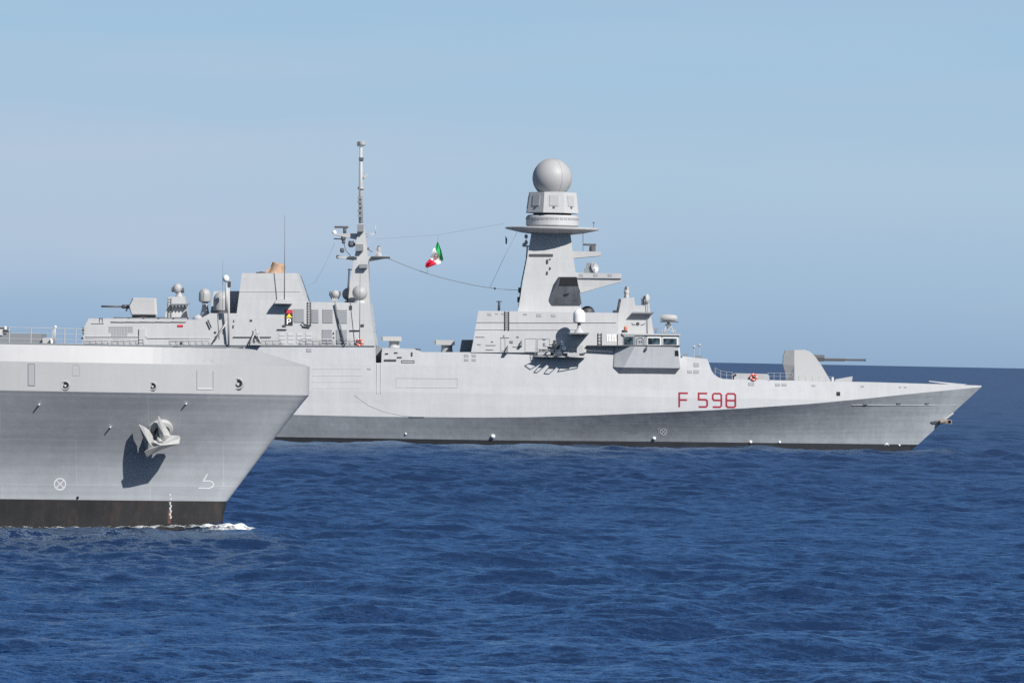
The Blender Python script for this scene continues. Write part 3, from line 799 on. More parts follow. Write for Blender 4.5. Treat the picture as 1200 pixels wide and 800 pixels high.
    mb.hexa(a, [p + Vector((0, 1.6, 0)) for p in a])
    cap = part('exhaust_cowl', mb, 'copper', frigate)
    mb = MB(); mb.lathe(at(306.5, 320.4, YC - 5), [(0.22, 0), (0.22, 0.25)], 10); mb.tube([at(300, 319.4, YC - 5), at(311, 319.4, YC - 5)], 0.07, 6); part('cowl_drain', mb, 'dark', cap)
    # searchlight on the engine casing roof
    mb = MB(); c = at(392.6, 344.6, YC - 7.2); mb.sphere(c, 0.55, 16); mb.box(c + Vector((0, 0, -0.75)), (0.7, 0.7, 0.5)); mb.tube([c + Vector((0, 0, -0.5)), at(392.6, 355.5, YC - 7.2)], 0.16, 8)
    sl = part('search_light', mb, 'radome', frigate)
    for s in (-1, 1):
        mb = MB(); mb.tube([c + Vector((s * 0.62, 0, 0.35)), c + Vector((s * 0.68, 0, -0.1)), c + Vector((s * 0.4, 0, -0.6))], 0.10, 6)
        part('yoke_arm', mb, 'gun', sl)
    # long whip beside the mast on a stand-off
    mb = MB(); p0 = W_AFT.on(421.4, 398, 0.9); mb.tube([p0, at(422, 320, p0.y - 0.05)], 0.055, 6, r2=0.03); mb.tube([p0, W_AFT.on(421.4, 398, 0)], 0.06, 6); part('whip_antenna', mb, 'wire', frigate)
    mb = MB(); p0 = W_AFT.on(392.5, 356, 1.2); mb.tube([W_AFT.on(404, 404.5, 0.4), W_AFT.on(392.8, 355.5, 0.3)], 0.11, 6); part('whip_shadow_bar', mb, 'bluegrey', frigate)  # slate bar laid along the whip's shadow line on the wall
    # sharp little ducts at the after end of the hangar wall
    mb = MB(); mb.tube([W_AFT.on(243.5, 374.6, 0.3), W_AFT.on(247.5, 384, 0.3)], 0.09, 6); part('vent_pipe', mb, 'dark', hangar)
aft_details()

# ------------------------------------------------------------ after mast
def aft_mast():
    WM = Wall(YC, 2.4, 356, 4, 420)
    mast = block('aft_mast', [(407.6, 356), (411, 325), (413.5, 310), (416.5, 296), (419.5, 262), (425.8, 262), (429, 280), (431, 300), (431.6, 312), (433.3, 356)], WM, frigate, 'super')
    Ym = YC
    mb = MB(); mb.tube([at(423, 263, Ym), at(423, 172, Ym)], 0.26, 10, r2=0.2); part('topmast', mb, 'super', mast)
    mb = MB(); mb.tube([at(421.2, 262, Ym - 0.35), at(421.6, 190, Ym - 0.3)], 0.10, 6)
    for v in (232, 236.5, 241.5, 247, 253): mb.box(at(421.8 + rnd.uniform(-0.6, 0.8), v, Ym - 0.4), (0.5, 0.35, 0.38))
    part('cable_run', mb, 'bluegrey', mast)
    mb = MB(); mb.lathe(at(424.3, 171, Ym), [(0.25, 0), (0.52, 0.12), (0.52, 0.5), (0.3, 0.62)], 16); part('mast_head_dome', mb, 'radome', mast)
    mb = MB(); mb.box(at(420, 168.8, Ym - 0.3), (0.35, 0.4, 0.6)); part('mast_head_sensor', mb, 'gun', mast); mb = MB(); mb.box(at(423.2, 186.5, Ym), (0.6, 0.6, 0.4)); part('mast_head_sensor', mb, 'gun', mast)
    mb = MB(); mb.lathe(at(423, 223, Ym), [(0.2, 0), (0.46, 0.18), (0.42, 0.4), (0.22, 0.5)], 16); part('ring_antenna', mb, 'radome', mast)
    mb = MB(); mb.tube([at(423, 212.5, Ym), at(428, 206, Ym), at(428.2, 203, Ym)], 0.08, 6); mb.tube([at(426.2, 208, Ym), at(431, 204.5, Ym)], 0.07, 6); mb.box(at(428, 207, Ym), (0.45, 0.4, 0.4))
    part('wind_vane', mb, 'super', mast)
    # yard platforms, each with a sloping bracket under it
    def yard(name, u_in, u_out, v, drop, hb=1.0, mat='super'):
        mb = MB()
        a = [at(u_in, v, Ym - hb), at(u_out, v, Ym - hb), at(u_out, v + 1.6, Ym - hb), at(u_in, v + drop, Ym - hb)]
        mb.hexa(a, [p + Vector((0, 2 * hb, 0)) for p in a]); return part(name, mb, mat, mast)
    yard('yard_platform', 418, 391, 273.5, 7, 1.3); yard('yard_platform', 416, 395.5, 300.5, 4.5, 1.5); yard('yard_platform', 431, 456, 300.2, 6, 1.3)
    mb = MB(); mb.box(at(446, 301.8, Ym), (2.4, 3.4, 0.22)); part('platform_grating', mb, 'dark', mast); mb = MB(); mb.box(at(413, 302.5, Ym - 0.8), (1.2, 2.6, 0.3)); part('platform_grating', mb, 'dark', mast)
    mb = MB(); mb.box(at(400, 266.2, Ym - 0.4), (1.8, 0.5, 0.28)); mb.tube([at(404, 266.8, Ym - 0.4), at(404, 273.6, Ym - 0.4)], 0.22, 8); part('navigation_radar', mb, 'gun', mast)
    mb = MB(); mb.sphere(at(391.8, 272.4, Ym - 0.6), 0.3, 12); part('small_dome', mb, 'white', mast)
    mb = MB(); mb.tube([at(391, 279.8, Ym - 0.6), at(405, 280.2, Ym - 0.6)], 0.07, 6)
    for u, v, s in ((402.3, 279, 0.34), (402.6, 283.5, 0.24), (411.5, 286, 0.42), (414.5, 286.5, 0.22), (396, 301, 0.24), (401, 293.4, 0.3)): mb.lathe(at(u, v, Ym - 1.0), [(s * 0.6, -s), (s, -s * 0.3), (s * 0.8, s)], 10)
    mb.tube([at(403, 285, Ym - 1), at(405.5, 294, Ym - 1), at(411, 300, Ym - 1)], 0.05, 5); mb.tube([at(398.5, 292.6, Ym - 1), at(403, 292.8, Ym - 1)], 0.08, 5)
    part('mast_lamp_cluster', mb, 'gun', mast)
    mb = MB(); mb.tube([at(427, 274, Ym), at(440, 274.2, Ym)], 0.07, 6); mb.tube([at(440, 274.2, Ym), at(440, 264.2, Ym)], 0.06, 6); mb.tube([at(428, 278, Ym), at(438, 275, Ym)], 0.05, 6); part('antenna_outrigger', mb, 'super', mast)
    mb = MB(); c = at(443.8, 300, Ym - 0.4); mb.lathe(c, [(0.45, 0), (0.42, 0.3), (0.25, 0.5), (0.3, 0.85), (0.25, 1.2)], 12); mb.box(at(441.2, 296, Ym - 0.5), (0.25, 0.4, 0.6)); part('optical_sensor', mb, 'radome', mast)
    mb = MB(); mb.lathe(at(444, 291.6, Ym - 0.4), [(0.18, 0), (0.22, 0.3), (0.1, 0.42)], 10); part('sensor_cap', mb, 'gun', mast)
    mb = MB(); mb.tube([at(424.5, 284, Ym - 1.2), at(431, 292, Ym - 1.2), at(436.5, 295.2, Ym - 1.2)], 0.06, 6); mb.box(at(431.5, 291.5, Ym - 1.2), (0.25, 0.25, 0.3)); part('cable_stay', mb, 'gun', mast)
    # slate pods added for the platforms' shadows on the mast's near face
    for (ua, va, ub, vb) in ((418.5, 263, 426, 271.5), (416.5, 286, 425.5, 294), (421, 309.5, 430.5, 314)):
        mb = MB(); add_plate(mb, WM, rect(ua, va, ub, vb), 0.75); part('mast_shadow_pod', mb, 'bluegrey', mast)
    mb = MB(); mb.sphere(at(421.6, 343.2, YC - 4.3), 0.98, 24); rd = part('radome', mb, 'radome', frigate)
    mb = MB(); mb.lathe(at(421.6, 355.2, YC - 4.3), [(0.8, 0), (0.65, 0.35)], 16); part('radome_pedestal', mb, 'super', rd)
    mb = MB(); mb.sphere(at(408.5, 344.6, YC + 4), 0.85, 20); rd = part('radome', mb, 'bluegrey', frigate)
    mb = MB(); mb.lathe(at(408.5, 356, YC + 4), [(0.6, 0), (0.5, 0.4)], 12); part('radome_pedestal', mb, 'super', rd)
    mb = MB(); mb.tube([at(407, 355, YC - 2.7), at(409.3, 316, YC - 2.7)], 0.11, 6); mb.tube([at(407.6, 315.6, YC - 2.7), at(412.5, 315.8, YC - 2.7)], 0.08, 6); part('vertical_antenna', mb, 'dark', mast)
aft_mast()

# ------------------------------------------------------------ midships launchers and boxes
def midships():
    W = Wall(YC, 9.0, 412.5, 8, 560)
    W2 = Wall(YC, 6.0, 425, 8, 444)
    block('passage_bulkhead', [(436, 426), (436, 406), (450, 407), (450, 426)], W2, frigate, 'bluegrey')
    bx = block('boat_bay_box', [(447.6, 412.6), (447.8, 407.4), (485.5, 408.6), (492.5, 412.6)], W, frigate)
    plate('locker', HULL, 450.5, 420.8, 464.5, 422.6, 0.15, 'gun', hull)
    mb = MB(); ribbon(mb, HULL, [(470.6, 422.2), (485.4, 422.6), (485.4, 425.0), (470.6, 424.6)], 0.6, 0.06, True); part('recess_frame', mb, 'dark', hull)
    for a in ((451.5, 413.6, 455, 414.8), (462, 412.6, 466, 413.6), (465.5, 418, 471, 419), (482, 412.5, 483.5, 417)):
        plate('wall_fitting', HULL, *a, 0.12, 'dark', hull)
    for (u0, u1, va, vb, ua, ub, vc, tip, yy) in ((448.3, 470.3, 394.0, 399.2, 455.5, 468.3, 406.8, 0.3, -2.2), (510.8, 532.4, 398.2, 404.0, 516.5, 530.5, 412.4, 0.35, -2.2)):
        Y = YC + yy
        a = [at(u0, va, Y - 1.1), at(u1, va + tip, Y - 1.1), at(u1 + 0.3, vb + tip, Y - 1.1), at(u0 + 0.2, vb, Y - 1.1)]
        mb = MB(); mb.hexa(a, [p + Vector((0, 2.2, 0)) for p in a]); ln = part('decoy_launcher', mb, 'offwhite', frigate)
        c = at((ua + ub) / 2, vc + 0.6, Y); r_ = (ub - ua) / 2 * Y / FPX; h = at((ua + ub) / 2, vb + 0.2, Y).z - c.z
        mb = MB(); mb.lathe(c, [(r_ * 1.05, 0), (r_ * 0.9, h * 0.55), (r_ * 0.95, h)], 18); part('launcher_pedestal', mb, 'super', ln)
        mb = MB(); mb.box(at(u0 - 0.9, (va + vb) / 2, Y - 0.6), (0.25, 0.9, 0.5)); part('launcher_cap', mb, 'bluegrey', ln)
    mb = MB(); mb.tube([at(486, 409, YC - 8), at(493, 409.6, YC - 8)], 0.09, 6); part('pipe', mb, 'dark', bx)
    W3 = Wall(YC, 5.5, 412.5, 4, 550)
    block('after_passage', [(538.5, 413), (541, 398), (556, 398), (556, 413)], W3, frigate, 'bluegrey')  # inset wall in slate, its shade put into the paint
midships()

# ------------------------------------------------------------ main deckhouse and radar tower
W_M = Wall(YC, 9.2, 413, 9, 620)
house = block('main_deckhouse', [(552, 412.8), (555, 397), (560.7, 364), (724, 366.6), (724, 405.2), (687.1, 405), (687, 413)], W_M, frigate)
def deckhouse_details():
    for a in ((558.6, 377.4, 592, 377.8), (597, 377.8, 722, 378.3), (557.3, 386, 592, 386.25), (597, 386.3, 680, 386.6)):
        plate('ledge', W_M, *a, 0.07, 'bluegrey' if a[1] < 380 else 'vent', house)
    for a in ((571.5, 366.6, 576, 369.6), (580.5, 366.6, 583.5, 368.2), (587.6, 366.8, 590.5, 368.4), (613.5, 367, 617.5, 369), (629, 367.6, 634.5, 371), (646, 368, 651, 371.2)):
        plate('side_vent', W_M, *a, 0.05, 'vent', house)
    ladder('ladder', W_M, 591.8, 364.5, 596.4, 387, house, 'dark', 8, 0.06)
    mb = MB(); mb.tube([at(584.6, 364, YC - 4), at(585, 352.8, YC - 4)], 0.16, 8); mb.tube([at(581.6, 353.2, YC - 4), at(588, 353, YC - 4)], 0.06, 6); part('whip_base', mb, 'dark', house)
    for a in ((557.5, 394.3, 568, 394.9), (586.6, 395.0, 597, 395.6), (569.5, 404, 581, 404.6), (569.5, 409.2, 578, 410), (559.5, 403, 563.5, 404), (601, 405.8, 612, 407)):
        plate('wall_fitting', W_M, a[0], a[1], a[2], a[1] + 0.5, 0.10, 'vent', house)
    for a in ((589.8, 391.8, 591.6, 395.2), (575.5, 399.2, 578.5, 401), (597.4, 398.4, 601.6, 402), (605, 393.5, 608.6, 395.5), (636.5, 401, 639.5, 405), (636, 396, 640, 398.4)):
        plate('wall_fitting', W_M, a[0] + .4, a[1] + .5, a[2] - .4, a[3] - .5, 0.12, 'bluegrey', house)
    for a in ((615.5, 396.6, 628.5, 412.2), (587, 396, 592, 411), (630, 396.8, 644, 411.6)):
        mb = MB(); u0, v0, u1, v1 = a; ribbon(mb, W_M, [(u0, v0), (u1, v0), (u1, v1), (u0, v1)], 0.5, 0.05, True); part('door_outline', mb, 'vent', house)
    # dark splayed fin brackets
    for (u, v, s) in ((595.5, 413, 9), (611.8, 405, 7)):
        mb = MB(); add_plate(mb, W_M, [(u - s * 0.45, v), (u, v), (u, v - s)], 0.6); part('fin_bracket', mb, 'bluegrey', house)
    # notices and ladder beside the bridge
    for u in (711, 717.4):
        sg = plate('notice_board', W_M, u, 391.8, u + 5, 400.6, 0.06, 'white', house)
        mb = MB()
        for j, v in enumerate((393.2, 395.2, 397, 398.8)): add_plate(mb, W_M, rect(u + 1.4, v, u + 1.4 + (2.4 if j % 2 else 1.6), v + 0.9), 0.075, base=0.064)
        part('notice_mark', mb, 'copper' if u > 715 else 'vent', sg)
    ladder('ladder', W_M, 701, 390, 705, 404.6, house, 'dark', 4, 0.06)
    # white satcom on its bracket
    p = W_M.on(678.8, 390, 0)
    YB = p.y - 2.6
    a = [W_M.on(u, v, -0.1) for u, v in ((668, 389.5), (691, 389.8), (689, 392.2), (671, 392.2))]
    b = [at(u, v, YB - 1.3) for u, v in ((666, 389.8), (690.6, 390.0), (690, 391.2), (668, 391.2))]
    mb = MB(); mb.hexa(b, a); br = part('radome_bracket', mb, 'bluegrey', house)
    r_ = 7.1 * YB / FPX; c = at(678.6, 378.2, YB); hc = at(678.6, 361.8, YB).z - c.z - r_
    mb = MB(); mb.lathe(c, [(r_ * 0.75, 0), (r_ * 0.98, 0.1), (r_, 0.35)] + [(r_ * math.cos(t), hc + r_ * math.sin(t)) for t in [math.pi / 2 * k / 9 * 0.985 for k in range(10)]], 24)
    part('radome', mb, 'white', frigate, 'white radome on the bracket below the radar tower')
    mb = MB(); mb.lathe(at(678.6, 390, YB), [(0.7, 0), (0.5, 0.3), (0.26, 0.6), (0.22, 1.0)], 14); part('radome_pedestal', mb, 'super', br)
    mb = MB(); mb.lathe(at(678.6, 381.2, YB), [(0.2, 0), (0.22, 0.25), (0.45, 0.33)], 14); part('pedestal_neck', mb, 'gun', br)
    # dark dome added for the shaded area on the roof
    mb = MB(); mb.sphere(at(688.5, 366.5, YC + 1), 0.95, 20, sz=0.95, zmin=0.0); part('roof_shade_dome', mb, 'dark', frigate)
deckhouse_details()

def radar_tower():
    WT = Wall(YC, 4.6, 366, 10, 640)
    tower = block('radar_tower', [(606.7, 366), (623.2, 270), (668, 270), (672.4, 305), (681.6, 366)], WT, frigate)
    # outlet box, sooty and with painted-on shade, standing off the near side, its after cheek splayed back to the tower
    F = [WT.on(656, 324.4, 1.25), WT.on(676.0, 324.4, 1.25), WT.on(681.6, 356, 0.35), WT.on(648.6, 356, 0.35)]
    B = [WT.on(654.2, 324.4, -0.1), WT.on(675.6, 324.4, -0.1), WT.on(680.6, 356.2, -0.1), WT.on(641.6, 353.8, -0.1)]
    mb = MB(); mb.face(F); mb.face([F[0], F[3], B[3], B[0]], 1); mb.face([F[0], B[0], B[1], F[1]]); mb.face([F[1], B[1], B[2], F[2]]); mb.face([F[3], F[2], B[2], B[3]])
    ob = part('exhaust_outlet', mb, ['soot_shade', 'cheek'], tower)
    def fq(a, b): return F[0].lerp(F[1], a).lerp(F[3].lerp(F[2], a), b)
    for nm, q in (('outlet_grille', [(0.06, 0.02), (0.98, 0.02), (0.98, 0.33), (0.06, 0.33)]),):
        f = [fq(*p) + Vector((0, -0.05, 0)) for p in q]; mb = MB(); mb.hexa(f, [p + Vector((0, 0.12, 0)) for p in f]); part(nm, mb, 'black', ob)
    mb = MB(); f = [fq(*p) + Vector((0, -0.03, 0)) for p in ((0.30, 0.64), (0.58, 0.60), (0.50, 0.70), (0.34, 0.74))]; mb.hexa(f, [p + Vector((0, 0.1, 0)) for p in f]); part('outlet_slot', mb, 'black', ob)
    C = lambda v: at(647.2, v, YC)
    s = YC / FPX
    mb = MB(); z0 = C(268).z; c = C(268)
    mb.lathe(c, [(2.6, -0.75), (4.2, -0.55), (6.12, -0.12), (6.16, 0.06), (6.0, 0.16), (3.0, 0.2)], 32); part('tower_platform', mb, 'super', tower)
    mb = MB()
    for k in range(28):
        t = 2 * math.pi * k / 28; mb.tube([c + Vector((5.9 * math.cos(t), 5.9 * math.sin(t), 0.1)), c + Vector((5.9 * math.cos(t), 5.9 * math.sin(t), 0.55))], 0.025, 4)
    mb = MB(); zc = C(265.5)
    mb.lathe(zc, [(3.3, 0), (3.45, 0.15), (3.45, 1.2), (3.2, 1.45), (2.6, 1.5)], 40); part('sensor_ring', mb, 'super', tower)
    mb = MB()
    for k in range(36):
        t = 2 * math.pi * k / 36; mb.box(zc + Vector((3.47 * math.cos(t), 3.47 * math.sin(t), 1.0)), (0.06, 0.45, 0.26), rot=Matrix.Rotation(t, 3, 'Z'))
    part('ring_slot_band', mb, 'vent', tower)
    mb = MB(); mb.lathe(C(253), [(2.5, 0), (2.5, 0.45)], 24); part('housing_neck', mb, 'dark', tower)
    ph = R(22.5) + R(3)
    mb = MB(); co = C(250); mb.lathe(co, [(3.62, 0), (3.62, 0.12), (3.28, 2.7), (2.2, 2.72)], 8, phase=ph, smooth=False); hs = part('antenna_housing', mb, 'super', tower)
    # square array faces on each facet
    for k in range(8):
        t = ph + R(22.5) + k * R(45)
        d = Vector((math.cos(t), math.sin(t), 0)); tt = Vector((-math.sin(t), math.cos(t), 0))
        rb_, rt_ = 3.62 * math.cos(R(22.5)), 3.28 * math.cos(R(22.5))
        def P(x, h, o): return co + d * (rb_ + (rt_ - rb_) * (h - 0.12) / 2.58 + o) + tt * x + Vector((0, 0, h))
        mb = MB(); mb.hexa([P(-0.6, 0.9, 0.07), P(0.6, 0.9, 0.07), P(0.6, 2.3, 0.07), P(-0.6, 2.3, 0.07)], [P(-0.6, 0.9, -0.05), P(0.6, 0.9, -0.05), P(0.6, 2.3, -0.05), P(-0.6, 2.3, -0.05)])
        part('array_panel', mb, 'radome', tower)
        mb = MB(); mb.hexa([P(-0.13, 0.6, 0.10), P(0.13, 0.6, 0.10), P(0.13, 0.85, 0.10), P(-0.13, 0.85, 0.10)], [P(-0.13, 0.6, -0.05), P(0.13, 0.6, -0.05), P(0.13, 0.85, -0.05), P(-0.13, 0.85, -0.05)])
        part('housing_port', mb, 'gun', tower)
    r_ = 23.0 * s; cs = C(208.8)
    mb = MB(); mb.lathe(cs, [(r_ * 0.7, -r_ * 0.74), (r_ * 0.72, -r_ * 0.70)] + [(r_ * math.cos(a), r_ * math.sin(a)) for a in [R(-44) + R(132) * k / 22 for k in range(23)]], 40)
    ball = part('radome', mb, 'radome', tower)
    mb = MB()
    for t in (R(-60), R(60), R(0), R(180)):
        pts = [cs + Vector((math.cos(t) * math.cos(a), math.sin(t) * math.cos(a), math.sin(a))) * (r_ + 0.005) for a in [R(-44) + R(130) * k / 18 for k in range(19)]]
        mb.tube(pts, 0.025, 4)
    part('radome_seam', mb, 'vent', tower)
    # dark vent strip and fittings on the tower's near face
    mb = MB(); add_plate(mb, WT, rect(620, 297.6, 648, 300.6), 0.08); 
    part('vent_strip', mb, 'dark', tower)
    for a in ((640, 303, 643, 309), (643.5, 302, 646, 304.5), (640, 317, 642.6, 322), (643.5, 312, 646, 316)):
        plate('tower_fitting', WT, a[0] + .5, a[1] + 1, a[2] - .5, a[3] - .5, 0.15, 'dark', tower)
    plate('exhaust_grille', WT, 656.5, 325.4, 676.5, 334, 0.05, 'black', tower) if False else None
    # aerial post on the tower's after edge
    mb = MB(); p = at(614.5, 290, YC - 1.5)
    mb.tube([at(617, 302, YC - 1.5), at(618, 288, YC - 1.5)], 0.10, 6); mb.tube([at(613, 288.2, YC - 1.5), at(620.5, 288.6, YC - 1.5)], 0.10, 6)
    for u, v in ((616.5, 277), (616.5, 284), (614, 287)): mb.lathe(at(u, v, YC - 1.5), [(0.18, -0.25), (0.24, 0), (0.15, 0.25)], 10)
    mb.tube([at(616.6, 287.5, YC - 1.5), at(616.6, 276, YC - 1.5)], 0.05, 6)
    part('signal_lamp_post', mb, 'super', tower)
    mb = MB(); mb.tube([at(607.8, 360, YC - 3), at(611, 332, YC - 2.8), at(617.5, 300, YC - 2)], 0.07, 6)
    for v in (351, 340): mb.box(at(607.5 + (351 - v) * 0.1, v, YC - 3), (0.3, 0.3, 0.7))
    part('after_cable', mb, 'dark', tower)
    # forward platforms
    WP = Wall(YC, 2.6, 343, 0, 700)
    pl = block('array_platform', [(674.5, 325.8), (728, 325.8), (727.6, 330), (680.4, 343)], WP, frigate, 'super')
    WP2 = Wall(YC, 2.85, 343, 0, 700)
    lip = block('platform_rim', [(672.8, 319.4), (728.3, 320.4), (728.3, 326.2), (673.8, 325.6)], WP2, pl, 'super')
    for u in (678.6, 695.6, 712.6): plate('side_vent', WP2, u, 320.9, u + 4.8, 323.8, 0.05, 'vent', pl)
    WP3 = Wall(YC, 1.9, 300, 0, 690)
    p2 = block('radar_platform', [(671, 294.2), (704.2, 295.0), (704.2, 299.6), (671.5, 302.6)], WP3, frigate, 'super')
    mb = MB(); mb.box(at(690.8, 286.8, YC - 0.3), (1.75, 0.5, 0.26)); mb.lathe(at(694.2, 294.6, YC - 0.3), [(0.42, 0), (0.42, 0.6), (0.25, 0.75)], 12); part('navigation_radar', mb, 'gun', p2)
    mb = MB(); mb.tube([at(683.2, 294.4, YC - 1.2), at(683.2, 273.5, YC - 1.2)], 0.035, 5); part('whip_antenna', mb, 'wire', p2)
    mb = MB(); mb.tube([at(695.8, 268, YC - 2), at(695.8, 260, YC - 2)], 0.05, 5); mb.sphere(at(695.8, 261, YC - 2), 0.14, 8); part('whip_antenna', mb, 'wire', tower)
    # fire director on the big platform: dish seen from the side
    mb = MB(); mb.box(at(691, 317.2, YC - 0.8), (1.4, 1.3, 0.55)); mb.hexa([at(685.5, 318, YC - 1.3), at(687.5, 308, YC - 1.3), at(697, 308, YC - 1.3), at(694, 318, YC - 1.3)], [at(685.5, 318, YC + 0.2), at(687.5, 308, YC + 0.2), at(697, 308, YC + 0.2), at(694, 318, YC + 0.2)])
    fd = part('tracking_radar', mb, 'bluegrey', pl)
    mb = MB(); mb.lathe(at(696.5, 313.5, YC - 1.2), [(0.05, -0.35), (0.45, -0.2), (0.72, 0.12), (0.68, 0.14), (0.4, -0.1), (0.05, -0.2)], 18, axis=(0.75, -0.6, 0.25)); part('dish', mb, 'offwhite', pl)
    mb = MB(); mb.tube([at(672.8, 325, YC - 3.0), at(672.6, 318, YC - 3.0)], 0.12, 6); part('platform_post', mb, 'black', pl)
radar_tower()

# ------------------------------------------------------------ bridge
def bridge():
    WB = Wall(YC, 9.15, 405, 5, 760)
    W_H = Wall(YC, 6.2, 391, 8, 745)
    br = block('bridge', [(724, 405.4), (724, 391), (765, 391.0), (795.6, 391.8), (796.5, 406)], WB, frigate)
    hs = block('sensor_house', [(724, 391.6), (724.2, 366.6), (726.6, 350), (743, 348.2), (744.6, 357.8), (761, 358), (766.3, 391.8)], W_H, frigate)
    # roof brow
    a = [WB.on(u, v, 0.25) for u, v in ((729.5, 390.7), (797.3, 391.2), (797.3, 393.0), (729.5, 392.4))]
    mb = MB(); mb.hexa(a, [Vector((p.x, 2 * YC - p.y, p.z)) for p in a]); part('bridge_roof', mb, 'offwhite', br)
    # windows with white frames
    for k, (u0, u1, v0, v1) in enumerate(((758.6, 774.2, 394.6, 404.6), (776.4, 794.0, 395, 404.9))):
        fr = plate('window_frame', WB, u0, v0, u1, v1, 0.10, 'white', br)
        w = plate('window', WB, u0 + 0.9, v0 + 1.3, u1 - 0.8, v1 - 1.0, 0.13, 'glass', br)
    dr_ = plate('wing_door_bay', WB, 730.2, 393.2, 756.8, 404.9, 0.06, 'bluegrey', br)
    plate('window', WB, 731.6, 395.0, 742.0, 403.6, 0.10, 'glass', br)
    plate('window_frame', WB, 731.2, 392.6, 743.6, 394.4, 0.16, 'offwhite', br)
    plate('wing_door', WB, 744.2, 393.6, 755.2, 404.4, 0.10, 'vent', br)
    mb = MB(); ribbon(mb, WB, [(746, 403.8), (746, 398), (748.5, 395.8), (752, 395.8), (753.8, 398), (753.8, 403.8)], 0.6, 0.13)
    for u in (748.8, 751.2): add_plate(mb, WB, rect(u, 399.4, u + 1.2, 401.4), 0.14, base=0.104)
    part('door_mark', mb, 'dark', br)
    plate('sill_rail', WB, 687.5, 404.4, 797, 405.6, 0.30, 'dark', br)
    # bridge wing
    Q = lambda u, v, o: HULL.on(u, v, o)
    A, B, C_, D = Q(720.8, 405.2, 0.15), Q(744, 405.8, 1.8), Q(794.2, 406.4, 1.8), Q(797.4, 431.2, 0.95)
    E, F = Q(731, 430.4, 0.95), Q(719, 429.8, 0.15)
    G, H = Q(724.7, 438.6, -0.1), Q(789, 439.2, -0.1)
    A2, F2, C2, D2 = Q(720.8, 405.2, -0.4), Q(719.5, 429.8, -0.4), Q(794.4, 406.4, -0.4), Q(796.9, 431, -0.4)
    mb = MB()
    mb.face([A, F, E, B]); mb.face([B, E, D, C_]); mb.face([F, G, E]); mb.face([E, G, H, D]); mb.face([C_, D, D2, C2]); mb.face([D, H, D2]); mb.face([A, B, C_, C2, A2]); mb.face([A, A2, F2, F]); mb.face([F, F2, G])
    wing = part('bridge_wing', mb, 'ship', frigate)
    pq = [HULL.on(u, v, 1.70 if v < 414 else 1.50) for u, v in ((791.0, 410.6), (795.0, 410.6), (795.5, 416.8), (791.2, 416.8))]
    mb = MB(); mb.hexa(pq, [p + Vector((0, 0.3, 0)) for p in pq]); part('side_light_box', mb, 'black', wing)
    mb = MB(); p = HULL.on(757, 409, 1.85); mb.box(p, (0.25, 0.2, 0.25)); mb.tube([p, HULL.on(758, 405.6, 1.85)], 0.06, 6); part('wing_lamp', mb, 'dark', wing)
    # sensor house fittings
    a = [W_H.on(u, v, 1.0) for u, v in ((741.5, 365.4), (767, 365.6), (763, 367.2), (739.5, 367))]; b = [W_H.on(u, v, -0.1) for u, v in ((741.5, 365.4), (762, 365.6), (762.5, 369.6), (739, 369.6))]
    mb = MB(); mb.hexa(a, b); part('sensor_shelf', mb, 'bluegrey', hs)
    mb = MB()
    ribbon(mb, W_H, [(740.2, 378.6), (742, 380.4), (744.6, 380.6)], 0.8, 0.04); ribbon(mb, W_H, [(755.8, 378.8), (753.6, 380.5), (751, 380.7)], 0.8, 0.04)
    add_plate(mb, W_H, [(747.4 + 2 * math.cos(t), 379.4 + 2 * math.sin(t)) for t in [2 * math.pi * k / 12 for k in range(12)]], 0.06)
    part('winged_badge', mb, 'dark', hs)
    mb = MB(); mb.tube([W_H.on(726.8, 350.5, 0.1), W_H.on(723.4, 366, 0.3)], 0.16, 6); mb.box(W_H.on(721.2, 365, 0.2), (0.7, 0.5, 0.35)); part('after_duct', mb, 'dark', hs)
    Y1 = YC - 2.6
    mb = MB(); mb.lathe(at(734.2, 348.8, Y1), [(0.34, 0), (0.3, 0.5), (0.36, 0.55), (0.36, 0.85), (0.28, 0.95), (0.3, 1.25), (0.15, 1.45)], 12); eo = part('optical_director', mb, 'offwhite', hs)
    mb = MB(); mb.box(at(732.6, 345, Y1 - 0.2), (0.25, 0.5, 0.7)); mb.box(at(733.8, 337, Y1 - 0.2), (0.3, 0.4, 0.3)); part('director_lens', mb, 'gun', hs)
    mb = MB(); mb.hexa([at(u, v, Y1 - 0.5) for u, v in ((754, 358.4), (756.6, 350), (760.2, 350), (761.4, 358.4))], [at(u, v, Y1 + 0.5) for u, v in ((754, 358.4), (756.6, 350), (760.2, 350), (761.4, 358.4))])
    mb.lathe(at(758.5, 350, Y1 - 0.5), [(0.05, -0.3), (0.5, -0.12), (0.62, 0.1), (0.5, 0.2), (0.1, 0.3)], 16, axis=(0.9, -0.4, 0.1)); part('tracking_dish', mb, 'offwhite', hs)
    mb = MB(); mb.box(at(753.2, 353.5, Y1 - 0.3), (0.4, 0.5, 0.9)); mb.box(at(755.2, 348.5, Y1 - 0.3), (0.35, 0.4, 0.4)); part('dish_drive', mb, 'gun', hs)
    mb = MB(); mb.lathe(W_M.on(731.8, 389.6, 0.3), [(0.38, 0), (0.38, 0.25), (0.2, 0.35)], 12); lp = part('beacon_base', mb, 'dark', br)
    mb = MB(); mb.lathe(W_M.on(733.2, 388.6, 0.3), [(0.22, 0), (0.24, 0.55), (0.12, 0.75)], 12); part('beacon', mb, 'lamp', br)
    mb = MB(); mb.tube([W_H.on(759, 391, 0.15), W_H.on(759, 352, 0.4)], 0.04, 5); part('whip_antenna', mb, 'wire', hs)
    # surveillance antenna: a wide shallow reflector on a lattice foot
    Y2 = YC - 3.2
    mb = MB(); c = at(783.8, 372.6, Y2)
    n = 16; front, back = [], []
    ring = []
